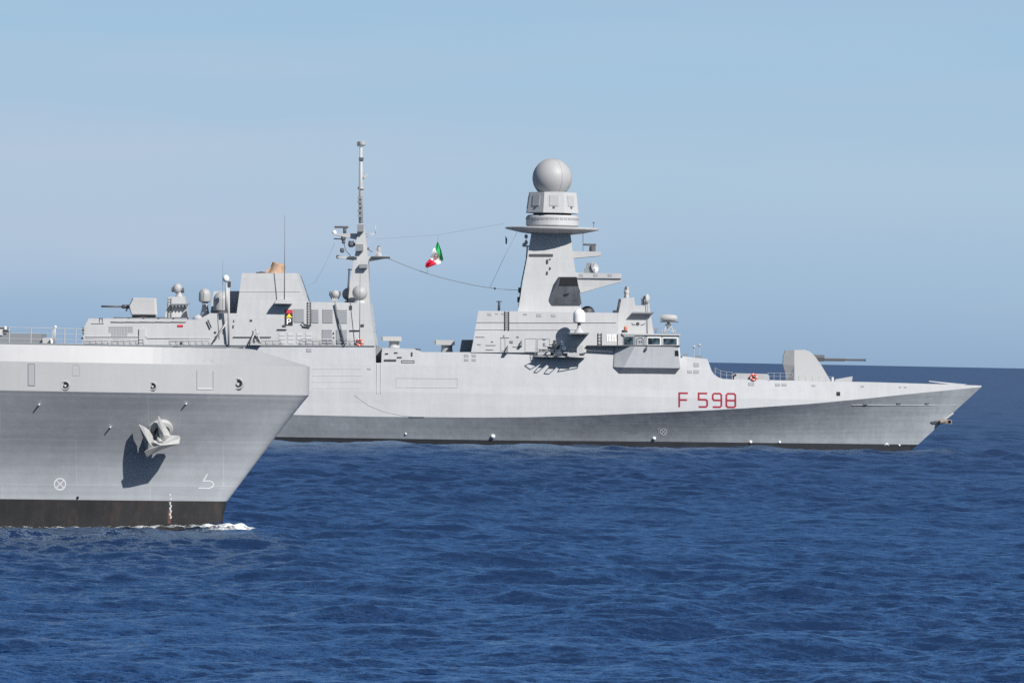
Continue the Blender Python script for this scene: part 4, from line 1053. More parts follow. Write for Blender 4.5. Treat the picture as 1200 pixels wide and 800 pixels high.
    for k in range(24):
        t = 2 * math.pi * k / 24; ring.append((math.copysign(abs(math.cos(t)) ** 0.7, math.cos(t)) * 1.13, math.copysign(abs(math.sin(t)) ** 0.8, math.sin(t)) * 0.5))
    for (sc, dy) in ((1.0, 0.10), (0.75, -0.12), (0.4, -0.26), (0.02, -0.30)):
        front.append([c + Vector((x * sc, dy, z * sc)) for x, z in ring])
    vs = [p for r0 in front for p in r0] + [p + Vector((0, 0.12, 0)) for r0 in front for p in r0]
    fs = []
    for L in range(3):
        for k in range(24):
            j = (k + 1) % 24
            fs.append((L * 24 + k, L * 24 + j, (L + 1) * 24 + j, (L + 1) * 24 + k)); q = 96
            fs.append((q + L * 24 + k, q + (L + 1) * 24 + k, q + (L + 1) * 24 + j, q + L * 24 + j))
    for k in range(24): fs.append((k, 96 + k, 96 + (k + 1) % 24, (k + 1) % 24))
    mb.mesh(vs, fs, 0, True); ant = part('radar_antenna', mb, 'radome', frigate)
    mb = MB(); mb.tube([c + Vector((0, 0.1, -0.45)), at(783, 381, Y2)], 0.2, 8); mb.tube([at(773.5, 376.8, Y2 - 0.3), at(795, 377.2, Y2 - 0.3)], 0.07, 6); mb.box(at(783, 381.5, Y2), (0.7, 0.7, 0.5)); part('antenna_drive', mb, 'gun', ant)
    mb = MB()
    f0 = [at(777, 391.5, Y2 - 0.7), at(790, 391.8, Y2 - 0.7), at(790, 391.8, Y2 + 0.7), at(777, 391.5, Y2 + 0.7)]; t0 = [at(780.5, 382.6, Y2 - 0.4), at(786.8, 382.8, Y2 - 0.4), at(786.8, 382.8, Y2 + 0.4), at(780.5, 382.6, Y2 + 0.4)]
    for k in range(4): mb.tube([f0[k], t0[k]], 0.07, 6); mb.tube([f0[k], t0[(k + 1) % 4]], 0.05, 5); mb.tube([t0[k], t0[(k + 1) % 4]], 0.06, 5)
    for u in (776, 779, 788.5, 791): mb.tube([at(u, 391.6, Y2 - 1.5), at(u, 386, Y2 - 1.5)], 0.05, 5)
    mb.tube([at(776, 387, Y2 - 1.5), at(791, 387.3, Y2 - 1.5)], 0.04, 5); part('antenna_foot', mb, 'super', ant)
    mb = MB(); mb.box(at(768.6, 386, YC - 5), (0.5, 0.5, 0.35)); mb.tube([at(768.6, 391.4, YC - 5), at(768.6, 386.5, YC - 5)], 0.05, 5); part('roof_lamp', mb, 'bluegrey', br)
    # small sensors on the step before the bridge
    for u, v0, v1 in ((813.4, 418.5, 406.5), (819.8, 419.5, 404.5)):
        mb = MB(); mb.tube([HULL.on(u, v0, -0.6), at(u, v1, HULL.on(u, v0, -0.6).y)], 0.05, 6); mb.lathe(at(u, v1 + 1.2, HULL.on(u, v0, -0.6).y), [(0.12, 0), (0.2, 0.15), (0.1, 0.32)], 10); part('mast_lamp', mb, 'offwhite', frigate)
    mb = MB(); mb.box(HULL.on(818.5, 418.2, -0.8), (0.8, 0.6, 0.35)); mb.box(HULL.on(803.5, 415.8, -0.8), (0.5, 0.6, 0.3)); part('deck_fitting', mb, 'bluegrey', frigate)
bridge()

# ------------------------------------------------------------ small gun on its side platform
def gun_platform():
    Q = lambda u, v, o: HULL.on(u, v, o)
    mb = MB()
    base = HULL.on(652, 417, 0.0); y0 = base.y
    def pl(u, dy, dv=0): return at(u, 416.4 + dv, y0 - dy)
    a = [at(624.5, 415.6, y0), at(685.5, 416.6, y0), at(683.5, 417.6, y0 - 1.0), at(629, 416.6, y0 - 1.0)]
    z = a[0].z
    for p in a: p.z = z
    mb.hexa(a, [p + Vector((0, 0, -0.32)) for p in a]); pf = part('gun_platform', mb, 'super', frigate)
    # folded-down safety frames reaching outboard of the platform
    zf = z - 0.2
    def H(u, dy): p = at(u, 417, y0 - dy); return Vector((p.x, p.y, zf))
    frames = [((629, 1.0), (641, 1.0), (634, 2.1), (624, 1.6)), ((641.5, 1.0), (649, 1.0), (645, 2.5), (641, 2.5)), ((653, 1.0), (663, 1.0), (660, 2.6), (654, 2.6)), ((666, 1.0), (685, 1.0), (687, 1.5), (668, 2.2))]
    mb = MB()
    for fr in frames:
        pts = [H(*p) for p in fr]
        for p, q in zip(pts, pts[1:] + pts[:1]): mb.tube([p, q], 0.06, 6)
    part('safety_frame', mb, 'super', pf)
    mb = MB()
    for fr in frames:
        p = [H(*q) for q in fr]
        k = 0.5
        a = [p[0], p[1], p[1].lerp(p[2], k), p[0].lerp(p[3], k)]
        mb.hexa(a, [q + Vector((0, 0, -0.03)) for q in a])
    part('frame_net', mb, 'vent', pf)
    # front lip clutter: lockers, cable, life-line
    for (u0, u1, v0, v1, m, o) in ((640, 645, 412, 415.5, 'super', 1.2), (665, 679, 413.2, 417.5, 'offwhite', 1.5), (676, 683, 405, 414, 'super', 0.9), (630, 639, 413, 416, 'super', 1.0), (660.5, 667, 411.6, 413.8, 'offwhite', 1.2)):
        p = at((u0 + u1) / 2, (v0 + v1) / 2, y0 - o); mb = MB(); mb.box(p, ((u1 - u0) * 0.11, 0.6, (v1 - v0) * 0.11)); part('deck_locker', mb, m, pf)
    mb = MB(); mb.tube([at(636, 405.3, y0 - 0.95), at(647, 405.5, y0 - 0.95)], 0.09, 6); mb.tube([at(638, 411, y0 - 0.95), at(650, 411.2, y0 - 0.95)], 0.06, 6)
    for u in (627, 634, 641, 661, 669, 677, 684): mb.tube([at(u, 416.5, y0 - 0.95), at(u, 408.5, y0 - 0.95)], 0.035, 5)
    mb.tube([at(627, 409, y0 - 0.95), at(684, 409.6, y0 - 0.95)], 0.03, 5); mb.tube([at(627, 412.6, y0 - 0.95), at(684, 413.2, y0 - 0.95)], 0.03, 5)
    part('guard_rail', mb, 'offwhite', pf)
    # the weapon: pedestal, cradle, ammunition boxes, shield
    c = at(654, 416.8, y0 - 0.75); K = 1.35
    V = lambda x, y, z: c + Vector((x, y, z)) * K
    mb = MB(); mb.lathe(c, [(0.5 * K, 0), (0.42 * K, 0.3 * K), (0.3 * K, 0.5 * K), (0.28 * K, 0.9 * K), (0.35 * K, 1.0 * K)], 14)
    for q in (-1, 1): mb.box(V(q * 0.32, 0, 1.1), (0.16, 0.5, 0.8))
    mb.box(V(0.42, -0.35, 1.2), (0.4, 0.3, 0.6)); mb.lathe(V(0.55, -0.35, 0.75), [(0.05, -0.15), (0.3, -0.1), (0.3, 0.1), (0.05, 0.15)], 14, axis=(0, 1, 0))
    lg = part('light_gun', mb, 'white', frigate)
    for nm, p, sz in (('sight', V(-0.38, -0.2, 1.35), (0.36, 0.4, 0.36)), ('ammunition_box', V(-0.1, -0.45, 0.85), (0.6, 0.4, 0.5)), ('ammunition_box', V(-0.55, -0.4, 0.45), (0.5, 0.4, 0.45)), ('foot_plate', V(0.08, -0.5, 0.12), (0.75, 0.3, 0.3))):
        mb = MB(); mb.box(p, sz); part(nm, mb, 'dark', lg)
    mb = MB(); mb.tube([V(-0.1, 0.6, 1.1), V(-0.25, -0.5, 1.1), V(-0.5, -1.6, 1.15)], 0.1, 8); part('gun_barrel', mb, 'gun', lg)
gun_platform()

# ------------------------------------------------------------ foredeck
def foredeck():
    # main gun
    Y = YC
    out = [(922.5, 446.2), (917.8, 427), (918, 418), (920.2, 410.2), (943.5, 409.8), (951.5, 413.2), (974, 444), (974, 447.2)]
    mid = [(930.8, 446.6), (930.4, 410.6)]
    # faceted shield: near facets bent along a vertical edge
    def P(u, v, hb): return at(u, v, Y - hb)
    aft = [(922.5, 446.2, 1.1), (917.8, 427, 0.9), (918, 418, 0.8), (920.2, 410.2, 0.7)]
    fro = [(931, 446.6, 2.0), (930.9, 428, 1.78), (930.9, 418.4, 1.66), (931, 410, 1.55)]
    nose = [(974, 447.2, 2.0), (963, 428.6, 1.78), (956, 418.6, 1.66), (950.5, 412.6, 1.585)]
    L = [[P(*q) for q in col] for col in (aft, fro, nose)]
    Rr = [[Vector((p.x, 2 * Y - p.y, p.z)) for p in col] for col in L]
    mb = MB()
    for S in (L, Rr):
        for a, b in zip(S, S[1:]):
            for k in range(3): mb.face([a[k], b[k], b[k + 1], a[k + 1]])
    for k in range(3):
        mb.face([L[0][k], L[0][k + 1], Rr[0][k + 1], Rr[0][k]]); mb.face([L[2][k], Rr[2][k], Rr[2][k + 1], L[2][k + 1]])
    top = P(943.5, 409.7, 1.545); topr = Vector((top.x, 2 * Y - top.y, top.z))
    mb.face([L[0][3], L[1][3], Rr[1][3], Rr[0][3]]); mb.face([L[1][3], top, topr, Rr[1][3]]); mb.face([top, L[2][3], Rr[2][3], topr]); mb.face([L[1][3], L[2][3], top]); mb.face([Rr[1][3], topr, Rr[2][3]])
    mb.face([L[0][0], L[1][0], L[2][0], Rr[2][0], Rr[1][0], Rr[0][0]])
    g = part('main_gun', mb, 'offwhite', frigate)
    mb = MB(); mb.lathe(at(948, 448.6, Y), [(2.3, 0), (2.3, 0.25)], 24); part('gun_ring', mb, 'bluegrey', g)
    mb = MB(); mb.tube([at(952, 418.6, Y), at(966, 418.9, Y)], 0.34, 12); mb.tube([at(964, 421.2, Y), at(1014.6, 421.7, Y)], 0.135, 10); mb.tube([at(964, 421.2, Y), at(990, 421.4, Y)], 0.19, 10); mb.tube([at(953, 421, Y), at(966, 421, Y)], 0.26, 10)
    mb.tube([at(1012.6, 421.7, Y), at(1014.8, 421.72, Y)], 0.16, 10)
    part('gun_barrel', mb, 'gun', g)
    # breakwater ahead of the gun
    a = [at(u, v, Y - 1.6) for u, v in ((977.5, 448), (979, 444.6), (999.2, 441.0), (998.2, 448))]; mb = MB(); mb.hexa(a, [p + Vector((0, 3.2, 0)) for p in a]); part('breakwater', mb, 'super', frigate)
    mb = MB(); mb.box(at(975.8, 445, Y - 1.9), (0.25, 0.3, 0.7)); part('deck_bollard', mb, 'white', frigate)
    # vertical launch cover with rounded ends
    Yk = Y - 6.6
    pts = [(858, 445.2), (858.6, 439.5), (861, 437.2), (899, 438.0), (901.4, 440), (902, 446)]
    a = [at(u, v, Yk) for u, v in pts]; mb = MB(); mb.hexa(a, [p + Vector((0, 5, 0)) for p in a]); part('deck_locker', mb, 'super', frigate)
    mb = MB(); mb.tube([at(859.4, 444.5, Yk - 0.1), at(860.2, 440, Yk - 0.1), at(862.8, 438.4, Yk - 0.1)], 0.12, 6); part('locker_hose', mb, 'dark', frigate)
    # guard rails on the foredeck edge
    mb = MB()
    us = [845, 851.5, 858, 866]
    def rail(us, vtop):
        mb = MB()
        for u in us:
            p = HULL.on(u, lin(u, TOP) + 0.2, -0.15); q = at(u, lin(u, TOP) - vtop, p.y); mb.tube([p, q], 0.035, 5)
        for h in (vtop, vtop * 0.55):
            mb.tube([at(u, lin(u, TOP) - h, HULL.on(u, lin(u, TOP) + 0.2, -0.15).y) for u in us], 0.02, 4)
        part('guard_rail', mb, 'offwhite', frigate)
    rail([838, 844.6, 851.4, 858], 8.5); rail([900, 907, 914.2, 921, 929], 8.5)
    rail([929, 936, 944, 952, 960, 968, 976], 5.5)
foredeck()

def lifebuoy(u, v, wall, out, label, r=0.42):
    c = wall.on(u, v, out); mb = MB(); n = 20; m = 8
    vs, fs, mi = [], [], []
    for k in range(n):
        t = 2 * math.pi * k / n
        for j in range(m):
            a = 2 * math.pi * j / m; rr = r + 0.14 * math.cos(a)
            vs.append(c + Vector((rr * math.cos(t), 0.14 * math.sin(a), rr * math.sin(t))))
    for k in range(n):
        for j in range(m):
            fs.append((k * m + j, ((k + 1) % n) * m + j, ((k + 1) % n) * m + (j + 1) % m, k * m + (j + 1) % m)); mi.append(1 if k % 5 == 0 else 0)
    mb.mesh(vs, fs, 0, True); mb.mi = mi
    return part('lifebuoy', mb, ['orange', 'white'], None, label, 'lifebuoy', 'lifebuoys on the frigate')
lifebuoy(421, 401.2, W_AFT, 0.25, 'red and white lifebuoy hung at the foot of the after mast casing', 0.36)
W_FD = Side(YC, lambda x, z: 6.75)
lifebuoy(883.2, 441.8, W_FD, 0.2, 'red lifebuoy hung on the grey foredeck locker', 0.36)

# bow anchor of the frigate
def bow_anchor():
    t = thing('bow_anchor', 'rusty anchor hanging under the frigate bow, jutting ahead of the stem', 'anchor', at(1104, 494, YC - 0.4))
    mb = MB(); mb.tube([at(1117, 484, YC), at(1113, 487, YC - 0.2), at(1107, 491.5, YC - 0.3)], 0.13, 8); part('shank', mb, 'anchor', t)
    mb = MB(); mb.tube([at(1101, 494.4, YC - 0.9), at(1106, 493.4, YC - 0.4), at(1113.6, 494.2, YC + 0.3)], 0.24, 8, r2=0.3); mb.box(at(1113, 494.2, YC), (0.5, 0.9, 0.5)); part('crown', mb, 'rusty', t)
    for m, o in (('gun', 0.12), ('rusty', 0.0)):
        if o: P = [HULL.on(u, v, o) for u, v in ((1090.4, 494.2), (1096, 493.0), (1102, 493.2), (1102, 496.2), (1093, 496.4))]
        else: P = [at(u, v, YC - 0.45) for u, v in ((1099, 494.0), (1105, 492.8), (1114, 492.6), (1114.6, 495.6), (1103, 496.6))]
        mb = MB(); mb.hexa(P, [p + Vector((0, 0.2, 0)) for p in P]); part('fluke', mb, m, t)
bow_anchor()

# ------------------------------------------------------------ rigging and the flag
def rigging():
    def wire(name, pts, r, Y0, Y1=None, sag=0):
        n = 16; P = [at(u, v, Y0) for u, v in pts]
        if len(P) == 2:
            a, b = P; P = [a.lerp(b, k / n) + Vector((0, 0, -sag * 4 * (k / n) * (1 - k / n))) for k in range(n + 1)]
        mb = MB(); mb.tube(P, r, 5); return part(name, mb, 'wire', frigate)
    wire('stay_wire', [(456, 303.2), (480, 313), (500, 320.2), (520, 326), (540, 330.8), (560, 335), (580, 338)], 0.045, YC)
    wire('stay_wire', [(580, 338), (594, 339.2), (611, 340)], 0.03, YC)
    wire('halyard', [(574, 337), (590, 303), (606, 272)], 0.022, YC)
    wire('aerial_wire', [(440, 280), (512, 275.4), (590, 262)], 0.014, YC)
    wire('aerial_wire', [(392, 285), (380, 312), (369, 331), (360, 335)], 0.016, YC)
    mb = MB(); a = [at(592.2, 276, YC), at(594.4, 280, YC), at(594, 286, YC), at(592.4, 286, YC)]; mb.hexa(a, [p + Vector((0, 0.1, 0)) for p in a]); part('signal_shape', mb, 'dark', frigate)
    mb = MB(); mb.lathe(at(580, 338, YC), [(0.08, -0.15), (0.18, 0), (0.08, 0.15)], 8); part('wire_block', mb, 'dark', frigate)
rigging()

def flag():
    # a flag hanging from its upper corner, folded: green at the hoist, then white with an emblem, red at the fly
    Y = YC - 0.6
    edgeA = [(512.6, 283.4), (510.2, 289.5), (507.6, 292.0), (504.8, 300.5), (503.2, 303.5), (499.0, 308.2), (498.2, 312.8)]   # left edge, top to fly
    edgeB = [(513.4, 283.6), (517.0, 293.0), (519.6, 304.5), (516.0, 308.6), (510.8, 310.0), (505.8, 311.8), (501.0, 313.8)]   # right / lower edge
    nU, nV = 40, 24
    def curve(E, t):
        x = t * (len(E) - 1); k = min(int(x), len(E) - 2); f = x - k
        return Vector(E[k]).lerp(Vector(E[k + 1]), f)
    t = thing('flag', 'green white and red flag with an emblem flying from the wire between the masts', 'flag', at(509, 314, Y))
    def pt(a, b, off=0.0):
        p = curve(edgeA, a).lerp(curve(edgeB, a), b)
        y = 0.32 * math.sin(9 * b + 4 * a) * (0.25 + a) + 0.18 * math.sin(13 * a + 2 * b)
        return at(p.x, p.y, Y + y - off)
    # bands run diagonally across the hanging cloth
    def band(a, b): return a * 0.95 + 0.12 - b * 0.16
    mb = MB()
    for i in range(nU):
        for j in range(nV):
            a0, a1, b0, b1 = i / nU, (i + 1) / nU, j / nV, (j + 1) / nV
            c = band((a0 + a1) / 2, (b0 + b1) / 2); u = (b0 + b1) / 2; aa = (a0 + a1) / 2
            p = curve(edgeA, aa).lerp(curve(edgeB, aa), u)
            # green strip to the right of a line from the top corner; red below the lower line
            g = (p.x - 509.2) * 0.93 - (p.y - 288.5) * 0.42
            r_ = (p.x - 503.6) * 0.60 - (p.y - 303.0) * 0.80
            m = 0 if g > -0.6 and p.y < 307.5 else (2 if r_ < 0.3 else 1)
            if m == 2 and (p.x > 511.6 or p.y < 299.5): m = 1
            mb.mesh([pt(a0, b0), pt(a0, b1), pt(a1, b1), pt(a1, b0)], [(0, 1, 2, 3)], m, True)
    part('cloth', mb, ['green', 'flagwhite', 'flagred'], t)
    mb = MB()
    for (ca, cb, rr) in ((0.42, 0.42, 1),):
        for i in range(6):
            for j in range(5):
                if (i, j) in ((0, 0), (0, 4), (5, 0), (5, 4), (2, 1), (3, 3), (1, 2)): continue
                a0 = ca - 0.09 + i * 0.03; b0 = cb - 0.17 + j * 0.07
                mb.mesh([pt(a0, b0, 0.03), pt(a0, b0 + 0.058, 0.03), pt(a0 + 0.025, b0 + 0.058, 0.03), pt(a0 + 0.025, b0, 0.03)], [(0, 1, 2, 3)], 0)
    part('emblem', mb, 'emblem', t)
    mb = MB(); mb.tube([at(513.4, 275.6, YC), at(513, 283.6, Y)], 0.02, 5); mb.tube([at(500.4, 313.6, Y), at(501, 320.5, YC)], 0.02, 5); part('lanyard', mb, 'wire', t)
flag()

# ================================================================== the nearer ship
NC = 359.0
amphib = thing('landing_ship', 'nearer grey ship bow with white bulwark band and a large anchor', 'warship', (at(100, 500, NC).x, NC, 0))
NTIP = at(362.5, 445, NC).x
NST = at(259.5, 610, NC).x
ZK, ZC, ZD = 8.62, 10.42, 11.47
ZB = at(265, 587, NC).z
NX0_B = NTIP - at(266, 586, NC).x
NX0_W = NTIP - NST
NHK = [(0, 0.06), (0.06, 0.45), (0.2, 0.8), (0.5, 1.2), (1, 1.65), (2.5, 2.75), (5, 4.25), (10, 6.6), (15, 8.2), (20, 9.2), (30, 10.0), (60, 10.2)]
NHW = [(0, 0.05), (0.15, 0.18), (1, 0.5), (3, 1.25), (6, 2.2), (10, 3.4), (15, 4.9), (20, 6.3), (30, 8.4), (60, 9.8)]
NHK, NHW = fair(NHK), fair(NHW)
def nx0(z):
    if z >= ZK: return 0.0
    if z >= ZB: return NX0_B * ((ZK - z) / (ZK - ZB)) ** 0.97
    return NX0_B + (NX0_W - NX0_B) * min(1, (ZB - z) / ZB) ** 0.7
def near_hb(x, z):
    zz = max(0, min(z, ZK)); t = max(0, NTIP - nx0(zz) - x)
    w = lin(zz / ZK, [(0, 0), (0.3, 0.125), (0.4, 0.182), (0.5, 0.275), (0.6, 0.40), (0.8, 0.70), (1, 1)])
    h = lin(t, NHW) * (1 - w) + lin(t, NHK) * w
    if z > ZC:
        f = min(1, (z - ZC) / (ZD - ZC)); t = NTIP - x
        g = max(0, min(1, (t - 3.6) / 6.0)); g = g * g * (3 - 2 * g)
        top = max(0.03, (h - 0.5)) * (g ** 0.6) if t > 3.6 else 0.03
        h = h + (top - h) * f
    return h
NEAR = Side(NC, near_hb)
def build_near():
    ts = sorted(set([0, 0.03, 0.06, 0.12, 0.2, 0.35, 0.5, 0.75] + [1 + 0.5 * k for k in range(60)] + [31 + 3 * k for k in range(14)]))
    zs = [-1.8, 0.0] + [ZB * k / 2 for k in (1, 2)] + [ZB + (ZK - ZB) * k / 14 for k in range(1, 15)] + [ZC]
    mb = MB(); rows = []
    for t in ts:
        row = []
        for z in zs:
            x = NTIP - nx0(min(max(z, 0), ZK)) - t
            row.append((x, near_hb(x, z), z))
        x = NTIP - t
        if t < 3.65:   # the bow cap: a ridge rising from the stem head to the deck
            zr = ZC + (ZD - ZC) * (t / 3.65)
            row.append((x, 0.02, zr))
        else: row.append((x, near_hb(x, ZD), ZD))
        rows.append(row)
    n = len(rows[0]); vs = []
    for r_ in rows:
        vs += [Vector((x, NC - h, z)) for x, h, z in r_] + [Vector((x, NC + h, z)) for x, h, z in r_]
    fs, mi, sm = [], [], []
    nb = 3
    for i in range(len(rows) - 1):
        for s in (0, n):
            for j in range(n - 1):
                a = i * 2 * n + s + j; b = (i + 1) * 2 * n + s + j
                fs.append((a, b, b + 1, a + 1)); mi.append(2 if j < nb else (0 if j >= n - 3 else 1)); sm.append(nb <= j < n - 3)
        a = i * 2 * n + n - 1; b = (i + 1) * 2 * n + n - 1
        fs.append((a, b, b + n, a + n)); mi.append(3); sm.append(False)
    e = (len(rows) - 1) * 2 * n
    fs.append(tuple(range(e, e + n)) + tuple(range(e + 2 * n - 1, e + n - 1, -1))); mi.append(0); sm.append(False)
    mb.mesh(vs, fs); mb.mi = mi; mb.sm = sm
    # stem closing
    mb.mesh(vs[:2 * n], [(j, j + 1, n + j + 1, n + j) for j in range(n - 1)])
    for j in range(n - 1): mb.mi[len(fs) + j] = 2 if j < nb else (0 if j >= n - 3 else 1)
    return part('hull', mb, ['near_top', 'near', 'near_boot', 'deck'], amphib)
nhull = build_near()

def near_details():
    # dark bar and guard rail along the deck edge
    mb = MB(); 
    P = [Vector((x, NC - near_hb(x, ZD) + 0.05, ZD + 0.05)) for x in np.linspace(NTIP - 4.2, NTIP - 45, 40)]
    mb.tube(P, 0.055, 6); part('deck_edge_bar', mb, 'bluegrey', amphib)
    def deck_pt(u, inset=0.25):
        Y = NC - 7
        for _ in range(4):
            p = at(u, 403, Y); Y = NC - max(0.1, near_hb(p.x, ZD) - inset)
        return Vector((p.x, Y, ZD))
    mb = MB()
    us = [-40, -25, -8, 10.5, 36, 63, 75.2, 88]
    for u in (-40, -15, 10.5, 36, 62.5, 75.4, 88.6): p = deck_pt(u); mb.tube([p, p + Vector((0, 0, 1.05))], 0.035, 6)
    for h in (0.35, 0.7, 1.03):
        mb.tube([deck_pt(u) + Vector((0, 0, h)) for u in (-60, -15, 10.5, 36, 62.5, 75.4, 98)], 0.012 if h < 1 else 0.018, 5)
    part('guard_rail', mb, 'offwhite', amphib)
    p = deck_pt(63.5); mb = MB(); mb.tube([p, p + Vector((0.03, 0, 1.1))], 0.06, 8); mb.box(p + Vector((-0.08, 0, 0.75)), (0.09, 0.12, 0.4)); mb.box(p + Vector((-0.12, 0, 0.5)), (0.08, 0.1, 0.3)); ps = part('light_post', mb, 'offwhite', amphib)
    mb = MB(); mb.sphere(p + Vector((0.05, 0, 1.12)), 0.09, 10); part('post_lamp', mb, 'white', ps)
    # deck gear
    Y = NC - 3.5
    def bx(name, pts, y0, d, mat):
        a = [at(u, v, y0) for u, v in pts]; mb = MB(); mb.hexa(a, [q + Vector((0, d, 0)) for q in a]); return part(name, mb, mat, amphib)
    bx('deck_housing', [(-70, 404), (-70, 389.5), (48.5, 391.0), (47.8, 404)], Y, 4, 'bluegrey')
    bx('deck_locker', [(50, 404), (50, 395.5), (60.5, 396), (60.5, 404)], Y - 0.5, 1.2, 'offwhite')
    bx('deck_locker', [(60.0, 404), (58.8, 396.5), (61.5, 396), (62, 404)], Y - 1.0, 0.5, 'white')
    mb = MB(); c = at(-4, 388.6, Y + 0.5); mb.lathe(c, [(0.5, -0.35), (0.72, -0.2), (0.72, 0.16), (0.5, 0.24)], 18); wn_ = part('winch', mb, 'offwhite', amphib)
    mb = MB(); mb.lathe(c, [(0.76, 0.22), (0.76, 0.30)], 18); mb.tube([at(5.5, 386.5, Y), at(12, 389.5, Y)], 0.07, 6); mb.box(at(6.5, 387.8, Y), (0.25, 0.3, 0.2)); part('winch_gear', mb, 'dark', wn_)
    mb = MB(); mb.lathe(at(6.2, 384.6, Y), [(0.05, -0.35), (0.09, 0), (0.07, 0.13)], 10); part('deck_lamp', mb, 'white', wn_)
    # shell doors and slots
    mb = MB(); ribbon(mb, NEAR, [(232, 421.6), (249, 422.2), (250, 424), (250, 456.2), (231, 456), (231, 423.4)], 0.45, 0.036, True); part('shell_door_outline', mb, 'vent', nhull)
    mb = MB(); add_plate(mb, NEAR, [(232.2, 420.9), (248.2, 421.5), (249.6, 456), (231.4, 455.8)], 0.03); part('shell_door', mb, 'near_top', nhull)
    sl = plate('fuelling_slot', NEAR, 33.4, 426, 40.6, 451.5, 0.02, 'vent', nhull)
    mb = MB(); ribbon(mb, NEAR, [(33.2, 426), (40.8, 426.2), (40.8, 451.6), (33.2, 451.4)], 0.6, 0.035, True); part('slot_frame', mb, 'bluegrey', nhull)
    mb = MB(); ribbon(mb, NEAR, [(85.4, 427.6), (92.4, 427.6), (93, 429), (93, 440), (84.8, 440), (84.8, 428.6)], 0.45, 0.012, True); part('hatch_outline', mb, 'vent', nhull)
    # mooring fairleads: a rolled rim round a dark opening
    for (u, v, r_) in ((278.6, 449.4, 0.36), (178.6, 452.4, 0.27), (76.3, 451.4, 0.29)):
        c = NEAR.on(u, v, 0.0); mb = MB(); n, m = 22, 8; vs, fs = [], []
        for k in range(n):
            t = 2 * math.pi * k / n
            for j in range(m):
                a = 2 * math.pi * j / m; rr = r_ * 0.86 + r_ * 0.2 * math.cos(a)
                vs.append(c + Vector((rr * math.cos(t) * 1.06, -r_ * 0.2 * math.sin(a) - 0.02, rr * math.sin(t))))
        for k in range(n):
            for j in range(m): fs.append((k * m + j, ((k + 1) % n) * m + j, ((k + 1) % n) * m + (j + 1) % m, k * m + (j + 1) % m))
        mb.mesh(vs, fs, 0, True); rim = part('fairlead_rim', mb, 'near_top', nhull)
        mb = MB(); mb.lathe(c + Vector((0, -0.012, 0)), [(r_ * 0.72, 0), (r_ * 0.72, 0.012)], 18, axis=(0, -1, 0)); part('fairlead_opening', mb, 'black', nhull)
        mb = MB(); mb.tube([c + Vector((-r_ * 0.25, -0.03, -r_ * 0.12)), c + Vector((r_ * 0.25, -0.05, -r_ * 0.2))], r_ * 0.3, 10); part('fairlead_roller', mb, 'offwhite', nhull)
    # fairing plates standing off the flare, which throw small shadows
    for (u, v) in ((46.2, 474.2), (129.6, 500.6), (218.4, 473.2)):
        p = NEAR.on(u, v); mb = MB(); mb.tube([p + Vector((0, 0.1, 0)), p + Vector((0.0, -0.22, 0.02))], 0.045, 8); part('boat_eye', mb, 'white', nhull)
    # painted marks
    mb = MB(); disc_mark(mb, NEAR, 70.2, 567, 6.6, 1.5, 0.012); d = 4.4
    ribbon(mb, NEAR, [(70.2 - d, 567 - d), (70.2 + d, 567 + d)], 1.3, 0.016); ribbon(mb, NEAR, [(70.2 - d, 567 + d), (70.2 + d, 567 - d)], 1.3, 0.020); part('thruster_mark', mb, 'white', nhull)
    mb = MB(); ribbon(mb, NEAR, [(243.2, 555.2), (238.4, 563.0), (246, 563.4), (249.4, 565), (250.4, 567.4), (249, 570.2), (245.6, 571.8), (232.6, 571.6)], 1.3, 0.012); part('bulbous_bow_mark', mb, 'white', nhull)
    mb = MB()
    for k, v in enumerate((580, 584.5, 589.5, 593, 596, 599, 602.5, 606)):
        u = 199.6 + (0.5 if k % 2 else -0.3)
        ribbon(mb, NEAR, [(u - 1.1, v - 1), (u + 0.9, v - 1), (u - 0.2, v + 0.8), (u + 1.0, v + 0.8)], 0.7, 0.012)
    part('draught_mark', mb, 'white', nhull)
    mb = MB(); ribbon(mb, NEAR, [(198.9, 587.5), (198.4, 613)], 3.8, 0.006, sub=8); part('rust_streak', mb, 'ruststain', nhull)
    mb = MB(); p = NEAR.on(91, 582.6); mb.sphere(p, 0.09, 10); part('zinc_boss', mb, 'black', nhull)
    mb = MB(); ribbon(mb, NEAR, [(222, 458.5), (222, 458.6)], 0.5, 0.01) if False else None
near_details()

